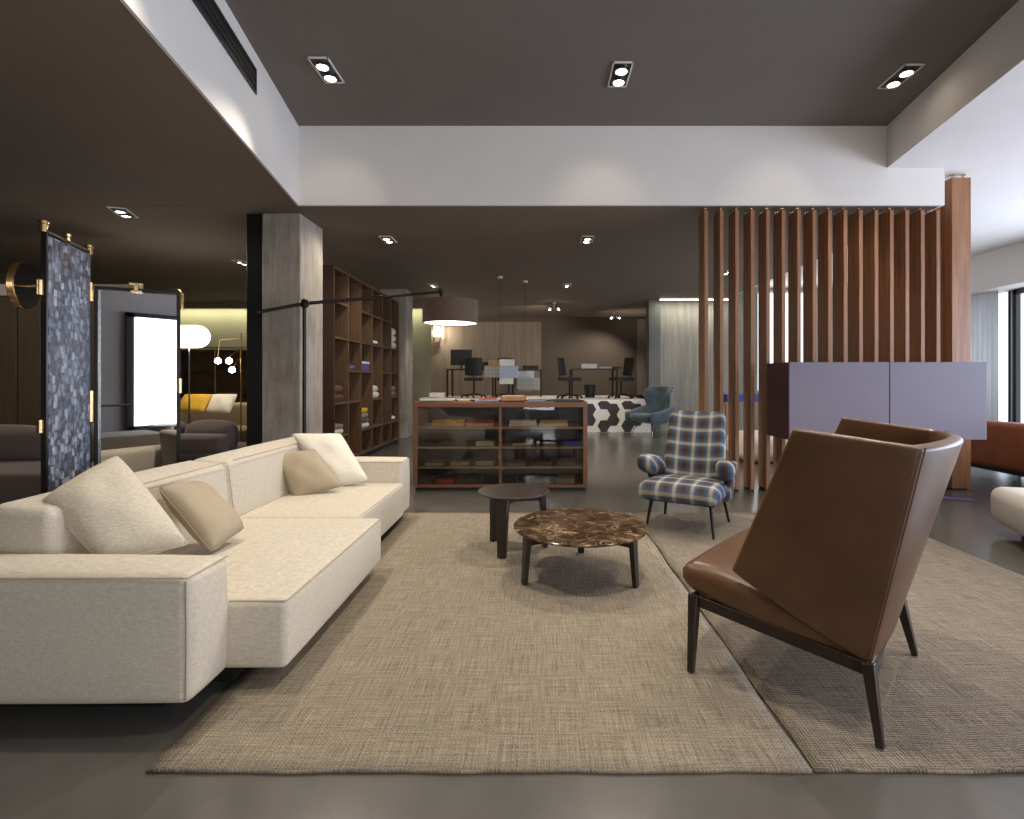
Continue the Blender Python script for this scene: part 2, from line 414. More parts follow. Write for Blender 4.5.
struct('ceiling', MB().prism([(wr(YF), YF), (XR, YF), (XR, 12.4), (4.14, 12.4), (4.14, WY), (wr(WY), WY)], RIGHTZ, RIGHTZ + .3), 'white', smooth=False)
struct('trim_1', MB().prism([(wl(WY), WY), (4.14, WY), (4.14, WY + .028), (wl(WY), WY + .028)], LOW - .002, TOP), 'white', smooth=False)
struct('trim_2', MB().prism([(wl(YF), YF), (wl(YF) + .02, YF), (wl(WY) + .02, WY), (wl(WY), WY)], LOW - .002, TOP), 'white', smooth=False)
struct('trim_3', MB().prism([(wr(YF) - .02, YF), (wr(YF), YF), (wr(WY), WY), (wr(WY) - .02, WY)], RIGHTZ - .001, TOP), 'white', smooth=False)
struct('trim_4', MB().box(4.115, 4.145, WY + .03, 12.4, LOW, RIGHTZ + .05), 'white', smooth=False)
struct('trim_5', MB().box(-2.6, 2.7, -2.53, -2.5, LOW, TOP), 'white', smooth=False)
struct('wall_left', MB().box(XL - .1, XL, YF, YB, 0, 3.3), 'charcoal_wall', smooth=False)
struct('wall_back', MB().box(-3.4, 4.2, YB, YB + .1, 0, 3.0), 'charcoal_wall', smooth=False)
struct('wall_back_left', MB().box(XL, -2.62, 12.4, 12.5, 0, 2.94), 'olive', smooth=False)
struct('wall_behind_camera', MB().box(XL, XR, YF - .1, YF, 0, TOP), 'grey_wall', smooth=False)
struct('wall_side', MB().box(-3.4, -3.3, 12.5, YB, 0, 2.94), 'olive', smooth=False)
# right wall with its windows
rw = MB()
rw.box(XR, XR + .12, YF, 12.5, 0, .25); rw.box(XR, XR + .12, YF, 12.5, 2.68, RIGHTZ)
for (a, b) in ((YF, -3.2), (.2, .5), (3.9, 4.2), (8.85, 8.95), (10.2, 12.5)): rw.box(XR, XR + .12, a, b, .25, 2.68)
struct('wall_right', rw, 'white', smooth=False)
for i, (a, b) in enumerate(((-3.2, .2), (.5, 3.9), (4.2, 8.85), (8.95, 10.2))):
    fr = MB()
    for (y0, y1, z0, z1) in ((a, a + .07, .25, 2.68), (b - .07, b, .25, 2.68), (a, b, .25, .33), (a, b, 2.6, 2.68), ((a + b) / 2 - .03, (a + b) / 2 + .03, .3, 2.6)):
        fr.box(XR - .06, XR + .02, y0, y1, z0, z1)
    if i == 3:
        fr = MB().box(XR - .02, XR + .02, a, a + .03, .25, 2.68).box(XR - .02, XR + .02, b - .03, b, .25, 2.68)
    wo = struct('window_%d' % (i + 1), fr, 'black', smooth=False)
    MB().box(XR + .03, XR + .04, a, b, .25, 2.68).build('window_pane', 'rightpane', wo, smooth=False)
struct('trim_6', MB().box(XR - .5, XR, YF, 9.8, 2.69, RIGHTZ), 'white', smooth=False)
cu = MB(); n = 60
pts = [(XR - .22 + .035 * math.sin(i * 1.3), 8.95 + 1.3 * i / n) for i in range(n + 1)]
cu.add([(x, y, z) for z in (0.02, 2.69) for x, y in pts], [(i, i + 1, n + 2 + i, n + 1 + i) for i in range(n)])
tag(cu.build('sheer_curtain', 'sheer', solid=.004, ang=180), 'pale grey sheer curtain hanging beside the right window', 'curtain')
struct('wall_back_right', MB().box(4.2, XR, 12.3, 12.4, 0, RIGHTZ), 'grey_wall', smooth=False)
struct('wall_partition', MB().box(2.7, 4.9, 11.7, 11.8, 0, RIGHTZ + .01), 'wallpaper', smooth=False)
struct('wall_pier', MB().box(2.43, 2.69, 11.6, 11.9, 0, LOW), 'pier', smooth=False)
struct('wall_dark_left', MB().box(-8.9, -5.05, 6.5, 6.6, 0, 2.2), 'dark_panel', smooth=False)
tr = MB(); tr.box(-8.9, -5.05, 6.46, 6.62, 2.2, 2.34); struct('trim_7', tr, 'grey_wall', smooth=False)
pn = MB()
for k in range(13): pn.box(-8.9 + .3 * k, -8.9 + .3 * k + .285, 6.47, 6.495, .08, 2.18)
struct('trim_8', pn, 'dark_panel', bevel=.004)
# beige panels at the far end
struct('wall_covering', MB().box(-3.28, .03, YB - .05, YB - .005, .72, LOW - .14), 'curtain', smooth=False)
struct('wall_covering', MB().box(2.76, 3.3, YB - .05, YB - .005, .72, LOW - .05), 'curtain', smooth=False)
# cove light above the olive wall
cv = struct('trim_9', MB().box(XL, -2.7, 12.0, 12.04, 2.80, 2.94), 'dark_ceiling', smooth=False)
MB().box(XL + .1, -2.75, 12.1, 12.13, 2.90, 2.93).build('led_strip', 'strip', cv)
add_light('cove_light', 'AREA', (-5.8, 12.2, 2.88), 70, (1, .93, .66), (-5.8, 12.36, 0), shape='RECTANGLE', size=6.2, size_y=.06)

# raised platform
st = struct('floor', MB().prism([(-2.6, 11.4), (2.43, 11.4), (2.43, YB), (-3.3, YB), (-3.3, 12.52), (-2.6, 12.52)], 0, .71), 'white', smooth=False)
st2 = MB()
s_h = .14; hh = s_h * math.sqrt(3)
def hexa(cx, cz, top=None, bot=None):
    P = [(cx + s_h * math.cos(PI / 3 * k), cz + s_h * math.sin(PI / 3 * k)) for k in range(6)]
    P = [(x, max(0.005, min(.69, z))) for x, z in P]
    st2.add([(x, 11.396, z) for x, z in P] + [(x, 11.3995, z) for x, z in P], [tuple(range(6)), tuple(range(6, 12))] + [(i, (i + 1) % 6, 6 + (i + 1) % 6, 6 + i) for i in range(6)])
for k, x0 in enumerate([.98 + .52 * i for i in range(-6, 3)]):
    seq = [(0, .63), (1, .63 - hh / 2), (1, .63 - hh * 1.5), (0, .63 - hh * 2), (0, .63 - hh), (0, .63 - hh * 3)]
    for q, z in seq[:4] + seq[5:]: hexa(x0 + q * s_h * 1.5 - .1, z)
st2.build('tile_pattern', 'dark_grey', st, smooth=False)

# ------------------------------------------------------------------ rugs
def rug(name, x0, x1, y0, y1, mat, label, z=.0065, skew=0):
    nx, ny = 40, 50; t = .012; vs = []; fs = []
    for j in range(ny + 1):
        for i in range(nx + 1):
            u, v = i / nx, j / ny; x = x0 + (x1 - x0) * u; y = y0 + (y1 - y0) * v
            if j == 0: y += .0025 * math.sin(u * 23) + .0015 * math.sin(u * 51)
            if i == 0: x += .004 * math.sin(v * 30)
            if i == nx: x += .004 * math.sin(v * 27 + 2)
            vs.append((x, y, z + .0012 * math.sin(u * 40 + v * 13) * math.sin(v * 30)))
    N = nx + 1
    fs = [(j * N + i, j * N + i + 1, (j + 1) * N + i + 1, (j + 1) * N + i) for j in range(ny) for i in range(nx)]
    o = MB().add(vs, fs).build(name, mat, solid=.011, ang=60); o.modifiers[0].offset = 0
    return tag(o, label, 'rug')
rug('flatweave_rug', -1.15, .79, 1.518, 4.46, 'rug_a', 'large sand coloured flatweave rug under the two round tables beside the cream sofa')
rug('herringbone_rug', .803, 2.81, 1.518, 4.46, 'rug_b', 'darker taupe herringbone rug under the brown leather armchair')

# ------------------------------------------------------------------ cream sofa
def piping(pts, r=.0032): return MB().path(pts, r, 6)
so = thing('modular_sofa', 'long cream linen modular sofa with deep seats and low block arms', 'sofa', (-1.6, 3.0, 0))
zb = .080
arm = MB().soft((-1.84, 1.815, (zb + .508) / 2), (1.38, .23, .508 - zb), .034, (.02, .018, .015)).build('armrest', 'linen', so, ang=60)
piping([(-2.5, 1.703, .500), (-1.165, 1.703, .500), (-1.158, 1.71, .498), (-1.155, 1.92, .500)]).build('piping', 'linen_seam', arm)
piping([(-1.16, 1.704, .49), (-1.157, 1.702, .3), (-1.16, 1.704, .1)]).build('piping', 'linen_seam', arm)
arm2 = MB().soft((-1.55, 4.235, (zb + .508) / 2), (.92, .24, .508 - zb), .028, (.015, .01, .012)).build('armrest', 'linen', so, ang=60)
piping([(-1.9, 4.118, .50), (-1.105, 4.118, .50), (-1.096, 4.13, .499), (-1.094, 4.34, .50)]).build('piping', 'linen_seam', arm2)
s1 = MB().soft((-1.37, 2.495, (zb + .338) / 2), (.87, 1.155, .338 - zb), .026, (.018, .016, .026), 10).build('seat_cushion', 'linen', so, ang=60)
piping([(-1.15, 1.925, .332), (-.945, 1.925, .332), (-.938, 1.935, .332), (-.935, 2.5, .334), (-.938, 3.06, .332)]).build('piping', 'linen_seam', s1)
s2 = MB().soft((-1.44, 3.595, (zb + .338) / 2), (.73, 1.035, .338 - zb), .022, (.01, .01, .02), 10).build('seat_cushion', 'linen', so, ang=60)
piping([(-1.085, 3.09, .332), (-1.079, 3.6, .333), (-1.085, 4.1, .332)]).build('piping', 'linen_seam', s2)
for (y0, y1, zt) in ((1.95, 3.06, .672), (3.07, 4.34, .672)):
    b = MB().soft((-1.905, (y0 + y1) / 2, (.10 + zt) / 2), (.23, y1 - y0, zt - .10), .035, (.02, .01, .012), 8,
                  warp=lambda p, u: (p[0] - .05 * (u[2] + 1) / 2, p[1], p[2] - .012 * u[0])).build('backrest', 'linen', so, ang=60)
    piping([(-1.838, y0 + .05, zt - .003), (-1.835, y1 - .04, zt - .003), (-1.835, y1 - .01, zt - .008)]).build('piping', 'linen_seam', b)
    piping([(-1.83, y1 - .012, zt - .02), (-1.79, y1 - .012, .35)]).build('piping', 'linen_seam', b)
bs = MB().box(-2.4, -1.3, 1.80, 1.93, .02, .11); bs.box(-1.95, -1.15, 1.95, 4.3, .02, .11)
bs.build('plinth', 'black', so)

def pillow(name, P, thick, mat, label, lean=None, z=0, group=None, pinch=.035, wr=.006, seed=1):
    # P: four corners in order round the pillow
    P = [Vector(p) for p in P]; n = 22; rnd = random.Random(seed)
    nrm = ((P[2] - P[0]).cross(P[3] - P[1])).normalized()
    ph = [rnd.uniform(0, 6) for _ in range(6)]
    vs = []; fs = []
    for side in (1, -1):
        for j in range(n + 1):
            for i in range(n + 1):
                u, v = 2 * i / n - 1, 2 * j / n - 1
                su = u * (1 - pinch * (1 - u * u * 0) * (1 - abs(v) ** 2) * (abs(u) ** 3)) ; sv = v * (1 - pinch * (1 - abs(u) ** 2) * (abs(v) ** 3))
                a, b = (su + 1) / 2, (sv + 1) / 2
                k_ = .5 * (1 - .05 * abs(u * v) ** 5); a, b = .5 + k_ * su, .5 + k_ * sv
                p = P[0] * (1 - a) * (1 - b) + P[1] * a * (1 - b) + P[2] * a * b + P[3] * (1 - a) * b
                h = max(0, (1 - abs(u) ** 2.6) * (1 - abs(v) ** 2.6)) ** .5 * thick / 2
                e = (1 - u * u) * (1 - v * v)
                h += e * wr * (math.sin(5 * u + ph[0]) * math.sin(4 * v + ph[1]) + .6 * math.sin(9 * u * v + ph[2]))
                vs.append(p + nrm * h * side)
    N = n + 1; T = N * N
    for j in range(n):
        for i in range(n):
            q = (j * N + i, j * N + i + 1, (j + 1) * N + i + 1, (j + 1) * N + i)
            fs.append(q); fs.append(tuple(k + T for k in q[::-1]))
    c = sum(P, Vector()) / 4
    base = Vector((c.x, c.y, min(p.z for p in P)))
    root = thing(name, label, 'cushion', base, group=group)
    o = MB().add(vs, fs)
    ob = o.build('cushion_cover', mat, root, ang=180)
    bm = bmesh.new(); bm.from_mesh(ob.data); bmesh.ops.remove_doubles(bm, verts=bm.verts, dist=.0008); bmesh.ops.recalc_face_normals(bm, faces=bm.faces)
    for f in bm.faces: f.smooth = True
    bm.to_mesh(ob.data); bm.free()
    ring = [Vector(vs[i]) for i in range(n + 1)] + [Vector(vs[j * N + n]) for j in range(1, n + 1)] + [Vector(vs[n * N + i]) for i in range(n - 1, -1, -1)] + [Vector(vs[j * N]) for j in range(n - 1, -1, -1)]
    MB().path(ring, .0025, 5).build('cushion_seam', mat, root)
    return root
# corners: bottom, right, top, left
pillow('throw_cushion', [at(100, 562, 1.98), at(191, 546, 2.16), at(117, 453, 2.36), at(38, 500, 2.02)], .20, 'pillow_light',
       'big light linen cushion leaning beside the near armrest of the cream sofa', seed=3)
pillow('throw_cushion', [at(212, 553, 2.33), at(246, 528, 2.55), at(200, 482, 2.72), at(156, 486, 2.40)], .14, 'pillow_tan',
       'small tan cushion behind the big light linen cushion near the front of the sofa', seed=5)
pillow('throw_cushion', [at(295, 500, 3.60), at(344, 486, 3.66), at(315, 449, 3.86), at(272, 454, 3.74)], .13, 'pillow_tan',
       'small tan cushion in front of the ivory cushion at the far end of the sofa', seed=8)
pillow('throw_cushion', [at(330, 490, 3.88), at(369, 480, 3.95), at(341, 433, 4.10), at(290, 433, 3.98)], .15, 'pillow_cream',
       'ivory cushion leaning in the far corner of the cream sofa', seed=11)

# ------------------------------------------------------------------ round tables
def round_table(name, label, c, top_z, rad, mat, feet, legw, leg_h, edge=.014, stick=.0):
    t = thing(name, label, 'table', (c[0], c[1], 0))
    tp = MB().lathe([(rad - .006, top_z - edge), (rad, top_z - edge * .6), (rad, top_z - .004), (rad - .004, top_z)], (c[0], c[1], 0), 96).build('tabletop', mat, t)
    hub = Vector((c[0], c[1], top_z - .055))
    fr = MB()
    for f in feet:
        f = Vector((f[0], f[1], .014)); d = (Vector((f.x, f.y, 0)) - Vector((c[0], c[1], 0))).normalized(); side = Vector((-d.y, d.x, 0))
        tops = Vector((f.x - d.x * .02, f.y - d.y * .02, top_z - edge + stick))
        MB().bar(tops, f, legw * .62, legw * .36, legw * .46, legw * .26, side).build('leg', 'dark_wood', t, bevel=.004)
        fr.bar(hub, (tops.x, tops.y, top_z - .055), .012, .022, side=side)
    fr.build('support_frame', 'black_metal', t, bevel=.003)
    return t
RZ = .0135
round_table('coffee_table', 'low round coffee table with dark brown veined marble top and three legs', (.238, 3.056), .303, .393, 'marble',
            [(-.087, 2.893), (.526, 2.85), (.27, 3.427)], .046, .3)
round_table('side_table', 'small round dark wooden side table taller than the marble table', (-.178, 3.52), .405, .243, 'dark_wood',
            [(-.243, 3.32), (-.325, 3.676), (.035, 3.56)], .062, .4)

# ------------------------------------------------------------------ brown leather armchair
def leather_chair():
    c = Vector((1.071, 2.10, 0)); d = Vector((-.745, .667, 0)); wv = Vector((.667, .745, 0))
    t = thing('lounge_armchair', 'brown leather winged armchair with dark tapered legs seen from behind', 'armchair', c)
    W = lambda u, w, z: c + d * u + wv * w + Vector((0, 0, z))
    # shell: outer surface samples; s runs left wing front -> back -> right wing front, v bottom to top
    nv = 14
    def wing_pt(k, v, sg):
        # k 0 at front edge, 1 at the back corner
        fb = Vector((.155, -.355, .446)); ft = Vector((-.06, -.365, .985)); bb = Vector((-.255, -.305, .238)); bt = Vector((-.402, -.338, .948))
        f = fb.lerp(ft, v); b = bb.lerp(bt, v); p = f.lerp(b, k)
        return (p.x, p.y * sg, p.z - .012 * math.sin(PI * k) * (1 - v) - .0 * v)
    def back_pt(k, v):
        lb = wing_pt(1, v, 1); a = 1 - abs(2 * k - 1)
        bul = (.022 + .052 * v) * math.sin(PI * k) ** .8
        return (lb[0] - bul, lb[1] + (-2 * lb[1]) * k, lb[2] + .004 * math.sin(PI * k) * v)
    # outer loop
    cols = []
    for i in range(13): cols.append(('w', i / 12, 1))
    for i in range(1, 16): cols.append(('b', i / 16, 1))
    for i in range(12, -1, -1): cols.append(('w', i / 12, -1))
    vs = []
    for q in range(len(cols)):
        kind, k, sg = cols[q]
        for j in range(nv + 1):
            v = j / nv
            p = wing_pt(k, v, sg) if kind == 'w' else back_pt(k, v)
            vs.append(W(*p))
    N = nv + 1
    fs = [(q * N + j, (q + 1) * N + j, (q + 1) * N + j + 1, q * N + j + 1) for q in range(len(cols) - 1) for j in range(nv)]
    mb = MB(); mb.add(vs, fs)
    sh = mb.build('backrest_shell', 'leather', t, ang=180)
    k = sh.modifiers.new('thick', 'SOLIDIFY'); k.thickness = .045; k.use_even_offset = True; k.offset = 0
    k = sh.modifiers.new('edge', 'BEVEL'); k.width = .011; k.segments = 3; k.limit_method = 'ANGLE'; k.angle_limit = R(50)
    for sg in (1, -1):
        pl = [Vector(W(*wing_pt(1, v / 14, sg))) + (-d * .024 - wv * (.024 * sg)) * 1 for v in range(15)]
        MB().path(pl, .0028, 6).build('corner_seam', 'leather', t)
    # seat cushion
    def warp(p, u):
        x, y, z = p
        z += -.10 * (x < 0) * (x / .34) ** 2 * 0
        z += .155 * (x / .62)                       # slopes down to the back
        if u[2] > 0: z -= .035 * max(0, u[0]) ** 3
        y *= 1 + .07 * (u[0])
        return (x, y, z)
    m = MB(); m.soft((0, 0, 0), (.61, .68, .135), .052, (.012, .006, .025), 10, warp)
    vs = [W(v[0] + .065, v[1], v[2] + .315) for v in m.v]; m2 = MB(); m2.add(vs, m.f)
    seat = m2.build('seat_cushion', 'leather', t, ang=80)
    # frame rails
    fr = MB()
    A = {}
    for (u, w_, z, n_) in ((.315, -.335, .283, 'fl'), (.315, .335, .283, 'fr'), (-.275, -.33, .222, 'bl'), (-.275, .33, .222, 'br')): A[n_] = W(u, w_, z)
    for a, b in (('fl', 'bl'), ('fr', 'br'), ('fl', 'fr'), ('bl', 'br')):
        fr.bar(A[a], A[b], .011, .022, side=(A[b] - A[a]).cross(Vector((0, 0, 1))))
    fr.build('seat_frame', 'dark_wood', t, bevel=.004)
    for n_, ft in (('fl', (.588, 2.025)), ('bl', (1.052, 1.606)), ('br', (1.551, 2.151)), ('fr', (1.078, 2.575))):
        top = A[n_] + Vector((0, 0, .02)); bot = Vector((ft[0], ft[1], .014))
        MB().bar(top, bot, .019, .022, .011, .014, side=d).build('leg', 'dark_wood', t, bevel=.003)
leather_chair()

# ------------------------------------------------------------------ plaid armchair
def plaid_chair():
    # local: x width, -y front
    cx, cy = (.852 + 1.522) / 2, (4.18 + 4.21) / 2
    rz = math.atan2(-.29, .52)
    rz = R(-30)
    t = thing('plaid_armchair', 'small blue brown and cream plaid armchair with thin black legs', 'armchair', (cx - .03, cy - .13, 0), rz)
    def sw(p, u): return (p[0] * (1 - .05 * u[1]), p[1], p[2] - .025 * max(0, -u[1]) ** 2 * (1 if u[2] > 0 else 0) - .03 * u[1] * 0 + .02 * -u[1])
    MB().soft((0, -.08, .315), (.56, .58, .14), .05, (.006, .006, .02), 8, sw).build('seat', 'plaid', t, world=False, ang=80)
    def bw(p, u):
        k = (u[2] + 1) / 2
        return (p[0] * (1.0 - .10 * k), p[1] + .04 * u[0] ** 2 * -1 , p[2])
    MB().soft((0, .27, .59), (.49, .11, .60), .04, (.006, .015, .006), 9, bw, rx=R(-17)).build('backrest', 'plaid', t, world=False, ang=80)
    for sg in (-1, 1):
        def aw(p, u): return (p[0] + .02 * sg * -u[1] , p[1], p[2] + .02 * (-u[1]) - .035 * (u[1] + 1) / 2)
        a = MB().soft((sg * .285, -.02, .49), (.12, .33, .135), .055, (.012, .012, .012), 6, aw).build('armrest', 'plaid', t, world=False, ang=80)
        MB().soft((sg * .285, .17, .36), (.055, .18, .30), .02, (0, 0, 0), 3, lambda p, u: (p[0] - sg * .02 * u[2] * -1, p[1], p[2])).build('armrest_support', 'plaid', t, world=False, ang=80)
        MB().bar((sg * .31, -.02, .44), (sg * .29, -.02, .36), .012, .02).build('armrest_bracket', 'black_metal', t, world=False)
        MB().path([(sg * .215, -.22, .265), (sg * .25, -.27, .014)], [.014, .010], 10).build('leg', 'black_metal', t, world=False)
        MB().path([(sg * .22, .19, .265), (sg * .26, .26, .014)], [.014, .010], 10).build('leg', 'black_metal', t, world=False)
    MB().box(-.25, .25, -.26, .2, .235, .262).build('seat_frame', 'black_metal', t, world=False, bevel=.005)
plaid_chair()

# ------------------------------------------------------------------ petrol blue wing chair
def wing_chair():
    t = thing('wing_chair', 'petrol blue velvet wing chair with chrome wire legs before the hexagon platform', 'armchair', (2.33, 10.7, 0), R(-55)); t.scale = (1.06, 1.06, 1.0)
    def sw(p, u): return (p[0], p[1], p[2] + .04 * -u[1])
    MB().soft((0, -.12, .36), (.52, .62, .15), .07, (.01, .01, .03), 7, sw).build('seat', 'petrol', t, world=False, ang=80)
    def bw(p, u):
        k = (u[2] + 1) / 2
        wing = math.exp(-((k - .72) / .22) ** 2); low = math.exp(-((k - .12) / .2) ** 2); waist = math.exp(-((k - .42) / .12) ** 2)
        return (p[0] * (1 + .08 * wing + .22 * low - .10 * waist), p[1] - (.10 + .14 * wing + .22 * low) * abs(u[0]) ** 2.2, p[2])
    MB().soft((0, .27, .63), (.62, .12, .78), .055, (.0, .02, .03), 12, bw, rx=R(-16)).build('backrest', 'petrol', t, world=False, ang=80)
    for sg in (-1, 1):
        def aw(p, u):
            k = (1 - u[1]) / 2
            return (p[0] + sg * .05 * math.sin(PI * k), p[1], p[2] * (1 - .35 * k) + .10 * (1 - k) ** 2 - .02)
        MB().soft((sg * .33, -.08, .42), (.09, .66, .30), .04, (.015, .01, .01), 8, aw).build('armrest', 'petrol', t, world=False, ang=80)
    for sx in (-1, 1):
        for sy in (-1, 1):
            MB().path([(sx * .12, sy * .16, .30), (sx * .24, sy * .28, .15), (sx * .27, sy * .33, .008)], .011, 8).build('leg', 'chrome', t, world=False)
wing_chair()

# ------------------------------------------------------------------ slatted screen
scr = thing('slatted_screen', 'hanging screen of sixteen upright reddish walnut slats under the white fascia', 'screen', (1.714, 5.36, 0))
slat0 = MB().box(-.02, .02, 0, .2, .02, 2.905).build('slat', 'slat_wood', scr, world=False, bevel=.003)
for yy in (.04, .16): MB().path([(0, yy, 2.90), (0, yy, 2.93)], .007, 8).lathe([(.016, 2.93), (.016, 2.94)], (0, yy, 0), 12).build('ceiling_fixing', 'brass', slat0, world=False)
MB().box(-.028, .028, .03, .17, 0, .022).build('foot_plate', 'black_metal', slat0, world=False, bevel=.002)
for i in range(1, 16): dup(slat0, scr).location = (.1595 * i, 0, 0)

ws = thing('wide_wooden_post', 'broad tall walnut post rising above the slats at the screen right end', 'post', (4.41, 5.5, 0))
MB().box(4.31, 4.51, 5.44, 5.57, .015, 3.27).build('board', 'slat_wood', ws, bevel=.004)
for sx in (4.35, 4.47): MB().path([(sx, 5.49, 3.26), (sx, 5.49, 3.31)], .006, 8).lathe([(.02, 3.305), (.02, 3.319)], (sx, 5.49, 0), 12).build('ceiling_fixing', 'brass', ws)
MB().box(4.34, 4.48, 5.46, 5.55, 0, .016).build('foot_plate', 'black_metal', ws)
ws2 = thing('wide_wooden_post', 'darker walnut post close behind the broad post', 'post', (4.33, 5.72, 0))
MB().box(4.235, 4.36, 5.62, 5.74, .015, 3.25).build('board', 'slat_wood', ws2, bevel=.004)
MB().path([(4.29, 5.68, 3.24), (4.29, 5.68, 3.32)], .006, 8).build('ceiling_fixing', 'brass', ws2)
MB().box(4.25, 4.34, 5.64, 5.72, 0, .016).build('foot_plate', 'black_metal', ws2)

# ------------------------------------------------------------------ lilac sideboard held by the slats
sb = thing('wall_sideboard', 'long lilac sideboard with plum side hung in front of the walnut slats', 'sideboard', (3.27, 5.1, .586))
MB().box(2.34, 4.20, 4.907, 5.355, .586, 1.32).build('body', 'plum', sb, bevel=.002)
for (a, b) in ((2.342, 3.281), (3.289, 4.198)):
    MB().box(a, b, 4.885, 4.906, .588, 1.318).build('door', 'purple', sb, bevel=.002)

# ------------------------------------------------------------------ glazed wooden display counter
X0, X1, Y0, Y1, ZT = -1.316, .492, 5.387, 5.95, .922
cb = thing('display_counter', 'long red brown wooden display counter with glass front and four shelf tiers', 'display counter', ((X0 + X1) / 2, (Y0 + Y1) / 2, 0))
cm = (X0 + X1) / 2
MB().box(X0 + .02, X1 - .02, Y0 + .02, Y1 - .02, 0, .035).build('plinth', 'black', cb)
bd = MB(); e = .045
bd.box(X0, X0 + e, Y0, Y1, .035, ZT); bd.box(X1 - e, X1, Y0, Y1, .035, ZT); bd.box(X0 + e, X1 - e, Y0, Y1, .035, .065)
bd.box(X0 + e, X1 - e, Y0, Y0 + .05, ZT - .055, ZT); bd.box(X0 + e, X1 - e, Y1 - .05, Y1, ZT - .055, ZT)
bd.box(cm - .016, cm + .016, Y0 + .012, Y1 - .02, .065, ZT - .055)
bd.build('carcass', 'cab_wood', cb, bevel=.003)
MB().box(X0 + e, X1 - e, Y1 - .02, Y1 - .005, .065, ZT - .055).build('back_panel', 'dark_wood', cb)
tiers = [.075, .252, .458, .663]
for z in tiers[1:]:
    for (a, b) in ((X0 + e, cm - .016), (cm + .016, X1 - e)):
        MB().box(a, b, Y0 + .015, Y1 - .02, z - .022, z).build('shelf', 'table_wood', cb, bevel=.002)
for (a, b) in ((X0 + e, cm - .016), (cm + .016, X1 - e)):
    MB().box(a, b, Y0 + .006, Y0 + .010, .066, ZT - .056).build('glass_front', 'glass', cb)
MB().box(X0 + .03, X1 - .03, Y0 + .03, Y1 - .03, ZT - .004, ZT + .004).build('glass_top', 'glass_dark', cb)
# sample boxes: a tray with a row of cards
def sample_box(loc, sx, sy, h, mat, cards, label, group):
    t = thing('sample_box', label, 'sample box', loc, group=group)
    m_ = MB(); m_.box(-sx / 2, sx / 2, -sy / 2, sy / 2, 0, .008)
    for a in (-1, 1): m_.box(a * sx / 2 - .003, a * sx / 2 + .003, -sy / 2, sy / 2, 0, h * .5)
    m_.box(-sx / 2, sx / 2, -sy / 2 - .003, -sy / 2 + .003, 0, h * .55); m_.box(-sx / 2, sx / 2, sy / 2 - .003, sy / 2 + .003, 0, h)
    m_.build('tray', mat, t, world=False)
    n = 14; m_ = MB()
    for i in range(n): m_.cbox((-sx / 2 + sx * (i + .5) / n, 0, h * .5 + .004), (sx / n * .5, sy * .86, h * (.9 + .12 * math.sin(i * 2.1))), 0)
    m_.build('sample_cards', cards, t, world=False)
for (a, b, cd_, lab) in ((432, 464, 'yellow', 'sample box with yellow cards at the top left of the counter'), (466, 494, 'red', 'sample box with red cards beside the yellow one in the counter'),
                    (509, 537, 'paper', 'sample box with white cards in the top tier right of the divider'), (539, 568, 'cardboard', 'sample box with beige cards at the top right of the counter')):
    x = ((a + b) / 2 - CX) * 5.5 / FPX; sample_box((x, 5.53, .663), (b - a) * 5.5 / FPX * .96, .16, .06, 'cardboard', cd_, lab, 'sample boxes in the glazed counter')
gg = 'fabric samples in the glazed counter'
def flat_pack(x, y, z, sx, sy, h, mat, label, group=gg, rz=0, name='fabric_sample', cat='sample'):
    t = thing(name, label, cat, (x, y, z), rz, group)
    m_ = MB(); k = max(1, int(h / .012))
    for i in range(k): m_.soft((random.uniform(-.004, .004), random.uniform(-.004, .004), h * (i + .5) / k), (sx, sy, h / k * .95), h / k * .4, n=2)
    m_.build('folded_layers', mat, t, world=False, ang=80)
    return t
mats_f = ['brown_cloth', 'cardboard', 'grey_sofa', 'pillow_tan', 'red', 'dark_grey', 'taupe_sofa']
cname = {'brown_cloth': 'chocolate', 'cardboard': 'beige', 'grey_sofa': 'dark taupe', 'pillow_tan': 'tan', 'red': 'red', 'dark_grey': 'charcoal', 'taupe_sofa': 'taupe', 'paper': 'white', 'blue_cloth': 'blue'}
pos = ['at the left end', 'second from the left end', 'left of the divider', 'just right of the divider', 'second from the right end', 'at the right end']
tn = ['bottom tier', 'third tier down', 'second tier down']
row_defs = [
    (0, [(425, 'grey_sofa'), (447, 'red'), (472, 'brown_cloth'), (510, 'dark_grey'), (540, 'pillow_tan'), (566, 'cardboard')], .035),
    (1, [(435, 'pillow_tan'), (460, 'cardboard'), (486, 'pillow_tan'), (516, 'taupe_sofa'), (542, 'brown_cloth'), (566, 'grey_sofa')], .028),
    (2, [(430, 'dark_grey'), (458, 'brown_cloth'), (486, 'cardboard'), (523, 'cardboard'), (545, 'dark_grey'), (572, 'blue_cloth')], .028)]
for r_, row, h in row_defs:
    for i, (px, mt) in enumerate(row):
        flat_pack((px - CX) * 5.55 / FPX, 5.56, (.066 if r_ == 0 else tiers[r_] + .001), .19, .22, h + .01 * (i % 3), mt, '%s folded fabric sample %s of the counter %s' % (cname[mt], pos[i], tn[r_]), rz=R(random.uniform(-8, 8)))
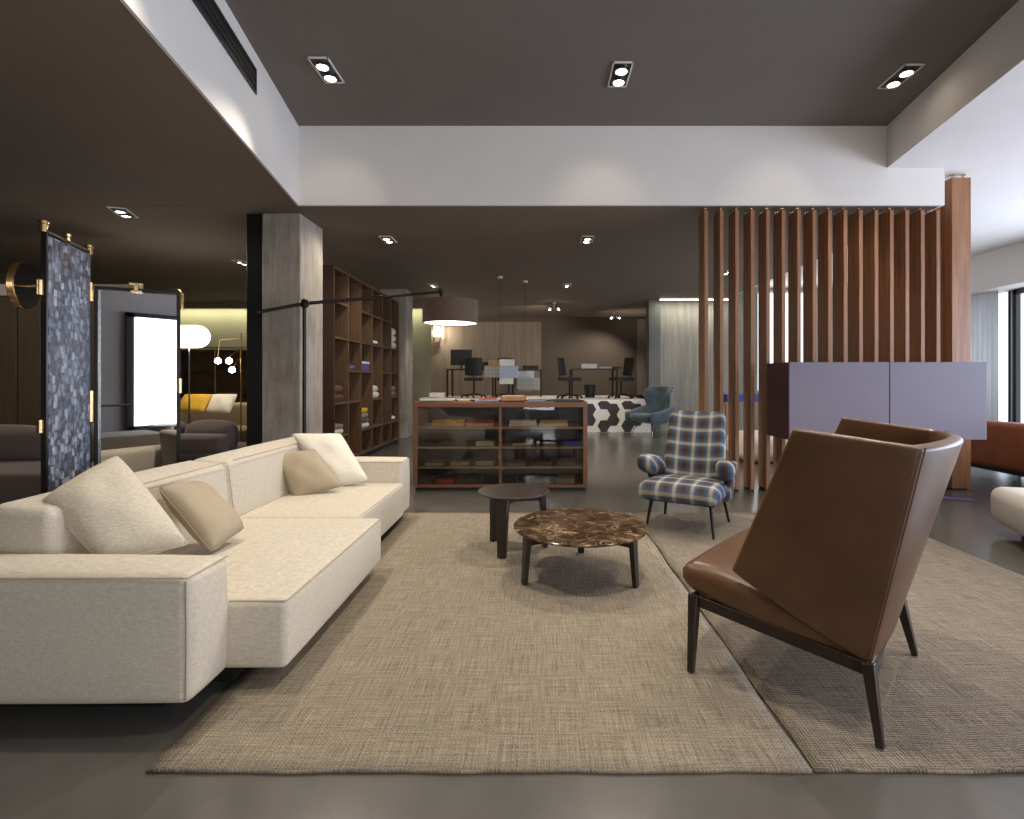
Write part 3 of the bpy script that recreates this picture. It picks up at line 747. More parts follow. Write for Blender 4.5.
# things on the counter
def book(name, px0, px1, Y, z, sy, h, mat, label, cat='book'):
    a, b = (px0 - CX) * Y / FPX, (px1 - CX) * Y / FPX
    t = thing(name, label, cat, ((a + b) / 2, Y, z)); s_ = b - a
    MB().box(-s_ / 2, s_ / 2, -sy / 2, sy / 2, h - .004, h).box(-s_ / 2, s_ / 2, -sy / 2, sy / 2, 0, .004).box(-s_ / 2, s_ / 2, sy / 2 - .004, sy / 2, 0, h).build('cover', mat, t, world=False)
    MB().box(-s_ / 2 + .004, s_ / 2 - .004, -sy / 2 + .004, sy / 2 - .004, .004, h - .004).build('pages', 'paper', t, world=False)
    return t
book('large_book', 422, 454, 5.65, .927, .26, .035, 'dark_grey', 'dark grey book lying at the left end of the counter top')
book('magazine', 476, 500, 5.6, .927, .22, .014, 'blue_paper', 'pale blue magazine lying in the middle of the counter top')
book('magazine', 480, 496, 5.6, .942, .18, .012, 'red', 'red magazine on top of the pale blue magazine')
book('magazine', 528, 546, 5.65, .927, .22, .012, 'blue_paper', 'blue grey brochure right of the wooden tray on the counter')
book('magazine', 550, 580, 5.65, .927, .25, .01, 'black', 'thin black catalogue at the right end of the counter top')
book('magazine', 459, 470, 5.65, .927, .2, .012, 'cardboard', 'beige booklet between the dark book and blue magazine on the counter')
tw = thing('wooden_tray', 'light orange wooden tray of small samples on the counter top', 'tray', ((514 - CX) * 5.62 / FPX, 5.62, .927))
m_ = MB(); m_.box(-.13, .13, -.12, .12, 0, .008)
for q in ((-.13, -.122, -.12, .12), (.122, .13, -.12, .12), (-.13, .13, -.12, -.112), (-.13, .13, .112, .12)): m_.box(*q, 0, .05)
m_.build('tray', 'orange_wood', tw, world=False, bevel=.002)
m_ = MB()
for i in range(9): m_.box(-.115 + .026 * i, -.10 + .026 * i, -.1, .1, .01, .058)
m_.build('sample_cards', 'paper', tw, world=False)

# ------------------------------------------------------------------ concrete columns
c1 = MB(); c1.box(-2.98, -2.57, 5.57, 6.16, 0, LOW)
struct('wall_column_near', c1, 'concrete', bevel=.012)
struct('wall_column_panel', MB().box(-3.16, -2.985, 5.60, 6.1, 0, LOW), 'black', bevel=.003)
struct('wall_column_far', MB().box(-3.14, -2.62, 10.2, 10.7, 0, LOW), 'concrete', bevel=.012)

# ------------------------------------------------------------------ bookcase
bc = thing('open_bookcase', 'tall brown open bookcase with staggered shelves behind the concrete column', 'bookcase', (-2.78, 8.1, 0))
BX0, BX1 = -2.97, -2.60; NB = 6; BY0, BY1 = 6.56, 9.6; bw_ = (BY1 - BY0) / NB; BH = 2.6
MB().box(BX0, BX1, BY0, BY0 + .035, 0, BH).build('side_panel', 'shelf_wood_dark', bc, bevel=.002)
MB().box(BX0, BX1, BY1 - .035, BY1, 0, BH).build('side_panel', 'shelf_wood', bc, bevel=.002)
MB().box(BX0 - .02, BX0, BY0, BY1, 0, BH).build('back_panel', 'shelf_wood', bc)
MB().box(BX0, BX1, BY0 + .035, BY1 - .035, BH - .035, BH).build('top_panel', 'shelf_wood', bc, bevel=.002)
MB().box(BX0, BX1, BY0 + .035, BY1 - .035, .06, .09).build('shelf', 'shelf_wood', bc, bevel=.002)
MB().box(BX0, BX1 - .03, BY0 + .035, BY1 - .035, 0, .06).build('plinth', 'black', bc)
for i in range(1, NB): MB().box(BX0, BX1, BY0 + bw_ * i - .015, BY0 + bw_ * i + .015, .09, BH - .035).build('divider', 'shelf_wood', bc, bevel=.002)
Z = [0, .43, .86, 1.285, 1.71, 2.165]
bays = [(5, 4, 2, 1), (4, 3, 2), (5, 4, 3, 1), (5, 4, 2, 1), (5, 4, 3, 1), (4, 3, 2, 1)]
for i, b in enumerate(bays):
    y0, y1 = BY0 + bw_ * i + (.035 if i == 0 else .015), BY0 + bw_ * (i + 1) - (.035 if i == NB - 1 else .015)
    for r_ in b: MB().box(BX0, BX1 - .002, y0, y1, Z[r_] - .03, Z[r_]).build('shelf', 'shelf_wood', bc, bevel=.002)
def bay(i): return BY0 + bw_ * (i + .5)
def folded(i, r_, k, sy, h, mat, label, group, x=-2.76, dy=0, z=None):
    zz = (Z[r_] if z is None else z) + k * h
    t = thing('folded_throw', label, 'folded throw', (x, bay(i) + dy, zz + .001), R(random.uniform(-4, 4)), group)
    m_ = MB(); m_.soft((0, 0, h / 2), (.26, sy, h * .97), h * .45, (0.0, 0, .008), 4)
    m_.build('folded_cloth', mat, t, world=False, ang=80)
    mm = MB(); mm.path([(.131, -sy * .42, h * .5), (.133, 0, h * .52), (.131, sy * .42, h * .48)], .003, 5); mm.build('fold_edge', mat, t, world=False)
g = 'folded throws in the bookcase'
folded(0, 2, 0, .36, .11, 'brown_cloth', 'lower chocolate throw folded in the nearest bookcase bay', g)
folded(0, 2, 1, .34, .11, 'brown_cloth', 'upper chocolate throw folded in the nearest bookcase bay', g)
folded(0, 1, 0, .32, .08, 'pillow_cream', 'lower cream throw in the nearest bay low in the bookcase', g)
folded(0, 1, 1, .30, .07, 'taupe_sofa', 'taupe throw on a cream one low in the nearest bookcase bay', g)
for k, mt in enumerate(['pillow_cream', 'grey_sofa', 'pillow_tan', 'yellow']):
    folded(2, 1, k, .36 - .03 * k, .075, mt, '%s throw, %s of the stack of four in the third bookcase bay' % (['ivory', 'dark taupe', 'tan', 'mustard'][k], ['bottom', 'second', 'third', 'top'][k]), g)
folded(3, 2, 0, .34, .10, 'pillow_cream', 'lower of two cream throws in the middle of the bookcase', g)
folded(3, 2, 1, .30, .10, 'pillow_cream', 'upper of two cream throws in the middle of the bookcase', g)
folded(5, 2, 0, .34, .09, 'taupe_sofa', 'lower taupe throw in the farthest bookcase bay', g)
folded(5, 2, 1, .28, .09, 'taupe_sofa', 'upper taupe throw in the farthest bookcase bay', g)
for k in range(3): folded(5, 4, k, .38 - .02 * k, .125, 'pillow_cream', 'cream throw, %s of three stacked high in the farthest bay' % ['bottom', 'middle', 'top'][k], g)
def shoe(loc, rz, mat, label, group, boot=False):
    t = thing('boot' if boot else 'shoe', label, 'boot' if boot else 'shoe', loc, rz, group)
    MB().soft((0, 0, .01), (.25, .085, .02), .01, n=4, warp=lambda p, u: (p[0], p[1] * (1 - .25 * abs(u[0] - .2)), p[2])).build('sole', 'dark_grey', t, world=False)
    MB().soft((0, 0, .055), (.24, .08, .08), .035, n=5, warp=lambda p, u: (p[0], p[1] * (1 - .2 * abs(u[0] - .2)), p[2] * (1 - .35 * max(0, u[0])) - .015 * max(0, u[0]))).build('upper', mat, t, world=False, ang=80)
    if boot: MB().lathe([(.038, .07), (.042, .15), (.05, .30)], (-.08, 0, 0), 16).build('shaft', mat, t, world=False)
shoe((-2.74, bay(1) - .08, Z[3]), R(8), 'lilac_cloth', 'violet boot nearer the camera in the second bookcase bay', 'boots in the bookcase', True)
shoe((-2.74, bay(1) + .05, Z[3]), R(-5), 'lilac_cloth', 'violet boot farther from the camera in the second bookcase bay', 'boots in the bookcase', True)
shoe((-2.74, bay(3) - .07, Z[4]), R(8), 'paper', 'white shoe nearer the camera in the middle of the bookcase', 'shoes in the bookcase')
shoe((-2.74, bay(3) + .06, Z[4]), R(-5), 'paper', 'white shoe farther from the camera in the middle of the bookcase', 'shoes in the bookcase')
shoe((-2.74, bay(5) - .07, Z[1]), R(8), 'paper', 'white shoe low in the farthest bay, the nearer one', 'shoes in the bookcase')
shoe((-2.74, bay(5) + .06, Z[1]), R(-5), 'paper', 'white shoe low in the farthest bay, the farther one', 'shoes in the bookcase')
bx = thing('storage_box', 'dusky violet lidded box in the third bookcase bay', 'box', (-2.76, bay(2), Z[3]))
MB().box(-.14, .14, -.15, .15, 0, .11).build('body', 'lilac_cloth', bx, world=False, bevel=.004)
MB().box(-.145, .145, -.155, .155, .11, .14).build('lid', 'paper', bx, world=False, bevel=.004)

# ------------------------------------------------------------------ floor lamp with long arm
fl = thing('arc_floor_lamp', 'tall black floor lamp with long arm and brown drum shade', 'floor lamp', (-2.22, 4.9, 0))
J = Vector((-2.22, 4.9, 1.87)); E = at(441, 292, 5.5); T = Vector((-2.575, 4.73, 1.765))
MB().lathe([(.17, 0), (.17, .018), (.165, .022)], (-2.22, 4.9, 0), 40).build('base', 'black_metal', fl)
MB().path([(-2.22, 4.9, .02), (-2.22, 4.9, 1.80), J], [.017, .017, .02], 14).build('pole', 'black_metal', fl)
MB().lathe([(.01, -.045), (.035, -.03), (.045, 0), (.035, .03), (.01, .045)], J, 20).build('joint', 'black_metal', fl)
MB().path([T, J, E], [.015, .017, .014], 12).build('arm', 'black_metal', fl)
MB().lathe([(.012, -.09), (.016, -.02), (.03, .0), (.03, .02), (.01, .035)], E, 20).build('arm_end', 'black_metal', fl)
sc_ = Vector((E.x + .07, E.y, 0)); zs0, zs1 = 1.745, 1.985; sr = .29
sc_.x = (450.5 - CX) * 5.5 / FPX
m_ = MB(); m_.lathe([(sr, zs0), (sr, zs1), (sr - .008, zs1), (sr - .008, zs0), (sr, zs0)], (sc_.x, sc_.y, 0), 64, cap=False)
shd = m_.build('lamp_shade', 'shade', fl, ang=50)
MB().lathe([(sr - .012, zs0 + .012), (sr - .012, zs0 + .018)], (sc_.x, sc_.y, 0), 64).build('diffuser', 'lamp_white', fl)
MB().lathe([(sr - .012, zs1 - .02), (sr - .012, zs1 - .016)], (sc_.x, sc_.y, 0), 48).build('shade_top', 'shade', fl)
MB().path([(E.x, E.y, E.z - .08), (sc_.x, sc_.y, zs1 - .02)], .01, 8).build('shade_holder', 'black_metal', fl)
add_light('lamp_light', 'AREA', (sc_.x, sc_.y, zs0 - .01), 14, (1, .85, .65), (sc_.x, sc_.y, 0), parent=fl, shape='DISK', size=.5)

# ------------------------------------------------------------------ downlights
def downlight(cx_, cy_, z, sx, sy, label, rz=0, power=0, aim=None, spot=80, n=2, color=WARM, soft=.035, group='recessed double downlights'):
    t = thing('downlight', label, 'downlight', (cx_, cy_, z), rz, group)
    m_ = MB(); f = .012
    for q in ((-sx / 2, sx / 2, -sy / 2, -sy / 2 + f), (-sx / 2, sx / 2, sy / 2 - f, sy / 2), (-sx / 2, -sx / 2 + f, -sy / 2, sy / 2), (sx / 2 - f, sx / 2, -sy / 2, sy / 2)): m_.box(*q, -.012, 0)
    m_.build('frame', 'white', t, world=False, bevel=.001)
    MB().box(-sx / 2 + f, sx / 2 - f, -sy / 2 + f, sy / 2 - f, -.004, -.001).build('housing', 'black', t, world=False)
    for k in range(n):
        y = (k - (n - 1) / 2) * sy / n * .9
        MB().lathe([(sx * .33, -.004), (sx * .33, -.03), (sx * .27, -.03), (sx * .25, -.012)], (0, y, 0), 20, cap=False).build('lamp_head', 'chrome', t, world=False)
        MB().lathe([(sx * .26, -.010), (sx * .26, -.018), (sx * .1, -.022)], (0, y, 0), 16).build('bulb', 'bulb', t, world=False)
    if power:
        l = add_light('spot_beam', 'SPOT', (cx_, cy_, z - .05), power, color, aim, spot_size=R(spot), spot_blend=.6, shadow_soft_size=soft)
    return t
SP = 185
downlight(-1.79, 4.36, TOP, .17, .36, 'double downlight in the slate ceiling recess, above the sofa', R(0), SP, (-1.3, 2.6, 0))
downlight(.68, 4.42, TOP, .17, .36, 'double downlight in the slate ceiling recess, in its middle', R(0), SP, (.3, 2.8, 0))
downlight(3.08, 4.45, TOP, .17, .36, 'double downlight in the slate ceiling recess, nearest the slats', R(0), SP, (1.9, 2.4, 0))
# added beams without fixtures, repeating the row nearer, unseen above the picture
for i, (x, y, ax_, ay_) in enumerate(((-1.62, 2.3, -1.0, 2.6), (.6, 1.9, .3, 3.2), (2.5, 1.9, 2.6, 2.6))):
    add_light('spot_beam', 'SPOT', (x, y, TOP - .06), SP * .9, WARM, (ax_, ay_, 0), spot_size=R(85), spot_blend=.6, shadow_soft_size=.05)
# wall washing beams on the white fascia
for x, aimx in ((-1.7, -2.1), (.68, .6), (2.6, 2.35)):
    add_light('wash_beam', 'SPOT', (x, 4.3, TOP - .05), 9, (1, .86, .66), (aimx, WY, 2.85), spot_size=R(55), spot_blend=.8, shadow_soft_size=.03)
p = at(123, 212, 1.79 * 520 / (380 - 212)); downlight(p.x, p.y, LOW, .17, .34, 'double downlight in the low dark ceiling above the patterned screen', R(20), 60, (p.x + .3, p.y - .4, 0))
def pl(px, py, z): Y = (z - EYE) * FPX / (CY - py); return (px - CX) * Y / FPX, Y
for (px, py, lab, pw, aim) in ((388, 239, 'double downlight in the dark ceiling in front of the bookcase', 45, (-2.4, 8.0, .8)), (587, 239, 'double downlight in the dark ceiling beyond the display counter', 90, (.4, 7.6, 0)),
                          (433, 285, 'small double downlight in the dark ceiling above the drum shade', 60, (-1.6, 11.2, 0)), (567, 285, 'small double downlight in the dark ceiling before the platform', 70, (.6, 11.4, .3)),
                          (242, 262, 'small downlight in the dark ceiling left of the concrete column', 40, (-5.0, 7.5, 0))):
    x, y = pl(px, py, LOW); downlight(x, y, LOW, .16, .3, lab, 0, pw * 1.6, aim)
def track_spot(px, py, z, label, aim):
    x, y = pl(px, py, z); t = thing('ceiling_spotlight', label, 'spotlight', (x, y, LOW), group='small ceiling spotlights')
    MB().lathe([(.05, -.02), (.05, 0)], (0, 0, 0), 16).build('canopy', 'white', t, world=False)
    MB().path([(0, 0, -.01), (0, 0, -.10)], .01, 8).build('stem', 'white', t, world=False)
    for sg in (-1, 1):
        MB().path([(sg * .03, 0, -.10), (sg * .10, -.06, -.16)], [.03, .045], 14).build('lamp_head', 'chrome', t, world=False)
        MB().lathe([(.03, 0), (.01, -.01)], (sg * .105, -.065, -.168), 12).build('bulb', 'bulb', t, world=False)
    add_light('spot_beam', 'SPOT', (x, y, LOW - .25), 85, WARM, aim, spot_size=R(120), spot_blend=.7, shadow_soft_size=.04)
track_spot(554, 307, LOW - .1, 'ceiling spotlight in front of the beige wall edge', (-1.0, 14.4, 1.2))
track_spot(615, 313, LOW - .02, 'ceiling spotlight above the right desk', (1.5, 14.4, 1.2))
for (x, y, pw, ax_, ay_, az_) in [(-4.44, 5.54, 80, -3.0, 5.7, 1.2), (-4.44, 5.54, 70, -4.4, 4.2, 0), (-1.93, 6.6, 80, -2.6, 5.6, 1.6), (-1.93, 6.6, 80, -0.6, 8.2, 0), (0.6, 6.6, 260, 1.5, 7.2, 0), (-4.52, 7.89, 200, -5.6, 9.6, 0.8), (0.51, 9.8, 90, 0.6, 11.2, 0.2), (-2.02, 9.8, 60, -0.8, 8.6, 0), (-4.2, 2.6, 90, -4.6, 4.4, 0), (-6.6, 3.6, 110, -6.9, 6.2, 0.9)]:
    add_light('spot_beam', 'SPOT', (x, y, LOW - .05), pw, WARM, (ax_, ay_, az_), spot_size=R(95), spot_blend=.7, shadow_soft_size=.04)  # extra beams at the downlights; the last two are added off view, no fixture
downlight(3.1, 8.6, LOW, .16, .3, 'added small double downlight in the dark ceiling behind the slats', 0, 130, (3.3, 10.5, .6))  # fixture and beam added to brighten the area beyond the slats
add_light('slat_beam', 'SPOT', (3.08, 4.4, TOP - .05), 60, WARM, (3.3, 5.45, 1.9), spot_size=R(38), spot_blend=.7, shadow_soft_size=.03)
add_light('office_glow', 'SPOT', (2.35, 13.6, 1.9), 22, WARM, (2.6, 13.9, 2.94), spot_size=R(120), spot_blend=.9, shadow_soft_size=.1)  # added uplight without a fixture, warms the ceiling over the platform
vent = thing('air_vent', 'long black slot air vent in the white ceiling fascia', 'vent', (wl(3.7) + .02, 3.7, 3.5))
vy0, vy1 = 2.2, 4.12
def vbox(m_, y0, y1, o0, o1, z0, z1): m_.prism([(wl(y0) + o0, y0), (wl(y0) + o1, y0), (wl(y1) + o1, y1), (wl(y1) + o0, y1)], z0, z1)
m_ = MB(); vbox(m_, vy0, vy1, .021, .026, 3.42, 3.60); m_.build('housing', 'black', vent)
m_ = MB(); vbox(m_, vy0, vy1, .024, .034, 3.41, 3.43); vbox(m_, vy0, vy1, .024, .034, 3.59, 3.61); vbox(m_, vy1 - .02, vy1, .024, .034, 3.43, 3.59); m_.build('frame', 'dark_grey', vent)
for k in range(2):
    m_ = MB(); vbox(m_, vy0, vy1, .024, .032, 3.475 + .05 * k, 3.49 + .05 * k); m_.build('louvre', 'dark_grey', vent)

# ------------------------------------------------------------------ folding screen with mirror
sc = thing('folding_screen', 'folding screen with blue grey scale patterned panel, mirror panel and brass fittings', 'folding screen', (-2.85, 3.3, 0))
def panel(A, B, zt, mat, frame, name, both='black'):
    A = Vector((A[0], A[1], 0)); B = Vector((B[0], B[1], 0)); d = (B - A).normalized(); nrm = Vector((d.y, -d.x, 0))
    if nrm.dot(-A) < 0: nrm = -nrm
    L = (B - A).length; Mx = Matrix.Translation((A.x, A.y, 0)) @ Matrix.Rotation(math.atan2(d.y, d.x), 4, 'Z')
    sgn = 1 if (Mx.to_3x3() @ Vector((0, 1, 0))).dot(nrm) > 0 else -1
    f = MB()
    for q in ((0, .018, 0.0, zt), (L - .018, L, 0.0, zt)): f.box(q[0], q[1], -.013, .013, q[2], q[3], Mx)
    f.box(.018, L - .018, -.013, .013, zt - .018, zt, Mx); f.box(.018, L - .018, -.013, .013, .1, .12, Mx)
    f.build('panel_frame', 'black_metal', sc, bevel=.002)
    MB().box(.02, L - .02, -.006, .006, .12, zt - .03, Mx).build('panel_core', 'black', sc)
    y0, y1 = (.0062, .0135) if sgn > 0 else (-.0135, -.0062)
    MB().box(.02, L - .02, y0, y1, .12, zt - .028, Mx).build(name, mat, sc)
    return Mx, L
A1, B1 = (-2.75, 2.88), (-2.915, 3.36)
panel(A1, B1, 1.985, 'scales', 1, 'patterned_fabric')
A2, B2 = Vector((-2.912, 3.40, 0)), Vector((-2.50, 3.614, 0))
panel(A2, B2, 1.765, 'mirror', 1, 'mirror_panel')
for (x, y, z0, z1) in ((A1[0], A1[1], 1.62, 1.70), (A1[0], A1[1], .86, .93), (-2.905, 3.38, 1.66, 1.78), (-2.905, 3.38, .88, 1.08), (B2.x + .01, B2.y, 1.06, 1.16)):
    MB().path([(x, y - .02, z0), (x, y - .02, z1)], .014, 12).build('hinge', 'brass', sc)
def capb(x, y, z, r=.02):
    MB().lathe([(r, -.03), (r, .01), (r * 1.2, .015), (r * 1.2, .03)], (x, y, z), 14).build('corner_cap', 'brass', sc)
capb(A1[0], A1[1], 2.0); capb(B1[0], B1[1], 1.99); capb((A1[0] + B1[0]) / 2, (A1[1] + B1[1]) / 2, 1.995, .014)
MB().path([(B2.x - .05, B2.y - .01, 1.775), (B2.x - .01, B2.y, 1.77), (B2.x + .01, B2.y, 1.74), (B2.x + .012, B2.y, 1.64)], .012, 10).build('corner_cap', 'brass', sc)
mc = (A2 + B2) / 2
MB().cbox((mc.x, mc.y - .02, 1.79), (.075, .02, .016), R(28)).cbox((mc.x, mc.y - .02, 1.765), (.02, .02, .05), R(28)).cbox((mc.x, mc.y - .02, 1.742), (.06, .02, .014), R(28)).build('top_clip', 'brass', sc)
# small round vanity mirror on a brass arm
rc = at(24, 286, 2.86)
rm = MB(); ringn = Vector((.93, .30, 0)).normalized(); up_ = Vector((0, 0, 1)); sd_ = ringn.cross(up_)
pr = [rc + (sd_ * math.cos(2 * PI * k / 48) + up_ * math.sin(2 * PI * k / 48)) * .122 for k in range(49)]
for dd in (-.009, 0, .009): rm.path([q + ringn * dd for q in pr], .007, 6, cap=False)
rmo = rm.build('round_mirror_rim', 'brass', sc)
m_ = MB(); m_.path([rc + ringn * .004, rc + ringn * .016], .118, 48); m_.build('round_mirror_glass', 'mirror', sc)
MB().path([rc, rc + ringn * .05, (A1[0] - .03, A1[1] - .03, rc.z), (A1[0], A1[1] - .03, rc.z)], .008, 8).build('mirror_arm', 'brass', sc)

# ------------------------------------------------------------------ what the mirror shows: the part of the shop behind the camera
mn = Vector(((B2 - A2).y, -(B2 - A2).x, 0)).normalized()
def refl(p):
    p = Vector(p); return p - mn * 2 * ((p - A2).dot(mn))
def mirror_hit(px, Ypl):           # where the ray through pixel column px, turned by the mirror, meets the plane y = Ypl
    o = refl((0, 0, EYE)); q = refl(((px - CX) / FPX * 1.0, 1.0, EYE)); dd = q - o
    k = (Ypl - o.y) / dd.y; return o + dd * k, k
pA, kA = mirror_hit(133, YF); pB, kB = mirror_hit(186, YF)
xa, xb = sorted((pA.x, pB.x)); kk = (kA + kB) / 2
zt_ = EYE + (380 - 320) / FPX * kk; zb_ = EYE - (424 - 380) / FPX * kk
wf = MB()
for q in ((xa - .12, xa, zb_ - .2, zt_ + .08), (xb, xb + .12, zb_ - .2, zt_ + .08), (xa - .12, xb + .12, zt_, zt_ + .09), (xa - .12, xb + .12, zb_ - .32, zb_)): wf.box(q[0], q[1], YF, YF + .08, q[2], q[3])
wfo = struct('window_6', wf, 'black', smooth=False)
MB().box(xa, xb, YF + .01, YF + .03, zb_, zt_).build('window_pane', 'daypane', wfo)
add_light('daylight_small_window', 'AREA', ((xa + xb) / 2, YF + .12, (zt_ + zb_) / 2), 25, (.9, .95, 1), ((xa + xb) / 2, 0, 1.2), shape='RECTANGLE', size=abs(xb - xa), size_y=zt_ - zb_)
def mirrored_at(px, py_top, Ydepth):
    v = at(px, py_top, Ydepth); return refl(v)
def sofa_block(name, label, cat, x0, x1, y0, y1, zseat, zback, mat, back='y1', cushions=0, rz=0):
    t = thing(name, label, cat, ((x0 + x1) / 2, (y0 + y1) / 2, 0))
    MB().soft(((x0 + x1) / 2, (y0 + y1) / 2, (zseat + .08) / 2), (x1 - x0, y1 - y0, zseat - .08), .04, (.01, .01, .02), 6).build('seat', mat, t, ang=80)
    MB().box(x0 + .1, x1 - .1, y0 + .1, y1 - .1, 0, .09).build('plinth', 'black', t)
    if back:
        if back == 'y1': a = (x0, x1, y1 - .2, y1)
        if back == 'y0': a = (x0, x1, y0, y0 + .2)
        if back == 'x0': a = (x0, x0 + .2, y0, y1)
        MB().soft(((a[0] + a[1]) / 2, (a[2] + a[3]) / 2, (zback + zseat) / 2 - .02), (a[1] - a[0], a[3] - a[2], zback - zseat), .05, (.01, .01, .01), 6).build('backrest', mat, t, ang=80)
    for k in range(cushions):
        wx = (x1 - x0) / cushions
        yy = y1 - .3 if back == 'y1' else y0 + .3
        MB().soft((x0 + wx * (k + .5), yy, zback + .03 - .1), (wx * .94, .2, .32), .08, (.02, .03, .03), 6).build('back_cushion', mat, t, ang=80)
    return t
b1 = mirrored_at(118, 434, 8.1); sofa_block('ottoman', 'sand fabric ottoman seen in the mirror panel', 'ottoman', b1.x - .55, b1.x + .55, b1.y - .5, b1.y + .5, max(.28, b1.z), .4, 'beige_sofa', None)
b2 = mirrored_at(165, 449, 6.7); sofa_block('sectional_sofa', 'low sand coloured sofa seen in the mirror panel below the bright window', 'sofa', b2.x - .7, b2.x + .7, b2.y - .75, b2.y, .22, max(.3, b2.z), 'beige_sofa', 'y1')
b3 = mirrored_at(170, 424, 9.0)
tt = thing('pedestal_table', 'pale pedestal table seen in the mirror under the window', 'table', (b3.x, b3.y, 0))
MB().lathe([(.3, b3.z - .02), (.3, b3.z)], (b3.x, b3.y, 0), 40).build('tabletop', 'paper', tt); MB().lathe([(.16, 0), (.05, .04), (.06, b3.z - .02)], (b3.x, b3.y, 0), 24).build('pedestal', 'paper', tt)
b4 = mirrored_at(104, 405, 8.8)
tt = thing('console_table', 'thin dark console table seen at the left of the mirror', 'table', (b4.x, b4.y, 0))
MB().box(b4.x - .35, b4.x + .35, b4.y - .15, b4.y + .15, b4.z - .025, b4.z).build('tabletop', 'black', tt)
for sx in (-.32, .32): MB().box(b4.x + sx - .015, b4.x + sx + .015, b4.y - .02, b4.y + .02, 0, b4.z - .025).build('leg', 'black_metal', tt)

# ------------------------------------------------------------------ furniture at the left
sofa_block('fabric_sofa', 'dark taupe sofa standing left behind the patterned screen', 'sofa', -5.4, -3.55, 4.15, 5.1, .40, .62, 'grey_sofa', 'y1', 2)
sofa_block('fabric_sofa', 'dark taupe sofa with its back turned, left of the concrete column', 'sofa', -4.9, -3.3, 5.35, 6.3, .40, .60, 'grey_sofa', 'y0', 3)
sofa_block('fabric_sofa', 'sand sofa behind the dark taupe sofa, under the globe lamp', 'sofa', -6.5, -4.4, 7.6, 8.5, .42, .80, 'beige_sofa', 'y1', 0)
q0 = at(189, 412, 7.75)
pillow('throw_cushion', [q0 + Vector((-.22, .0, .0)), q0 + Vector((.22, 0, 0)), q0 + Vector((.22, .22, .26)), q0 + Vector((-.22, .22, .26))], .13, 'yellow', 'mustard yellow cushion on the sand sofa', seed=2)
q0 = at(217, 413, 7.85)
pillow('throw_cushion', [q0 + Vector((-.2, .0, .0)), q0 + Vector((.2, 0, 0)), q0 + Vector((.2, .2, .28)), q0 + Vector((-.2, .2, .28))], .13, 'pillow_cream', 'cream cushion beside the mustard cushion on the sand sofa', seed=4)
tt = thing('low_table', 'pale oak low table by the dark wall panels', 'table', (-5.6, 5.9, 0))
MB().box(-6.3, -4.95, 5.55, 6.15, .53, .57).build('tabletop', 'table_wood', tt, bevel=.01)
for sx in (-6.2, -5.05):
    for sy in (5.62, 6.08): MB().box(sx - .03, sx + .03, sy - .03, sy + .03, 0, .53).build('leg', 'table_wood', tt)
gl_ = thing('globe_floor_lamp', 'floor lamp with glowing opal pill shaped shade', 'floor lamp', (-4.72, 7.0, 0))
MB().lathe([(.14, 0), (.14, .015)], (-4.72, 7.0, 0), 30).build('base', 'black_metal', gl_)
MB().path([(-4.72, 7.0, .01), (-4.72, 7.0, 1.6)], .012, 8).build('pole', 'chrome', gl_)
gc = Vector((-4.76, 7.0, 1.735)); pts_ = []
prof = [(.155 * math.sin(PI / 2 * k / 6), -.30 + .155 * (1 - math.cos(PI / 2 * k / 6))) for k in range(7)]
prof = prof + [(r_, -z_) for r_, z_ in prof[::-1]]
MB().path([gc + Vector((z_, 0, 0)) for r_, z_ in prof], [max(.004, r_) for r_, z_ in prof], 24).build('opal_shade', 'globe', gl_, ang=180)
add_light('globe_light', 'POINT', (-4.76, 6.7, 1.7), 14, (1, .93, .82), shadow_soft_size=.2)
# dark glazed cabinet with brass frame
M['cabinet_brown'] = plain('glossy dark brown lacquer', (120, 98, 74), .3)
dc = thing('glass_cabinet', 'dark glazed cabinet with shelves under the olive wall', 'cabinet', (-6.0, 9.6, 0))
dm = MB(); x0, x1 = -6.7, -5.15
dm.box(x0, x1, 9.9, 9.94, .05, 1.72); dm.box(x0, x0 + .03, 9.5, 9.9, .05, 1.72); dm.box(x1 - .03, x1, 9.5, 9.9, .05, 1.72); dm.box(x0, x1, 9.5, 9.9, 1.69, 1.72); dm.box(x0, x1, 9.5, 9.9, .0, .08)
dm.build('carcass', 'cabinet_brown', dc)
for z in (.5, .9, 1.3): MB().box(x0 + .03, x1 - .03, 9.52, 9.9, z, z + .02).build('shelf', 'cabinet_brown', dc)
MB().box(x0, x1, 9.49, 9.498, .08, 1.70).build('glass_front', 'glass', dc)
bf = MB()
for x in (x0, (x0 + x1) / 2, x1): bf.path([(x, 9.48, 0.0), (x, 9.48, 1.74)], .008, 8)
bf.path([(x0, 9.48, 1.74), (x1, 9.48, 1.74)], .008, 8); bf.build('brass_frame', 'brass', dc)
lp = thing('branched_lamp', 'brass branched lamp with three small glowing bulbs', 'lamp', (-4.3, 7.35, 0))
B_ = [at(218, 361, 7.4), at(229, 361, 7.4), at(232, 370, 7.3)]; pole = at(241, 380, 7.4)
MB().lathe([(.12, 0), (.12, .015)], (pole.x, 7.4, 0), 24).build('base', 'black_metal', lp)
MB().path([(pole.x, 7.4, .01), (pole.x, 7.4, 1.82)], .009, 8).build('pole', 'brass', lp)
MB().path([(pole.x, 7.4, 1.75), (pole.x - .3, 7.4, 1.72), B_[0] + Vector((0, 0, .06))], .005, 6).path([(pole.x, 7.4, 1.6), B_[1] + Vector((0, 0, .06))], .005, 6).path([(pole.x, 7.4, 1.5), B_[2] + Vector((.03, 0, .05))], .005, 6).build('arm', 'brass', lp)
for b in B_: MB().lathe([(.008, -.04), (.035, -.025), (.042, 0), (.035, .025), (.01, .045)], b, 14).build('bulb', 'bulb', lp, ang=180)

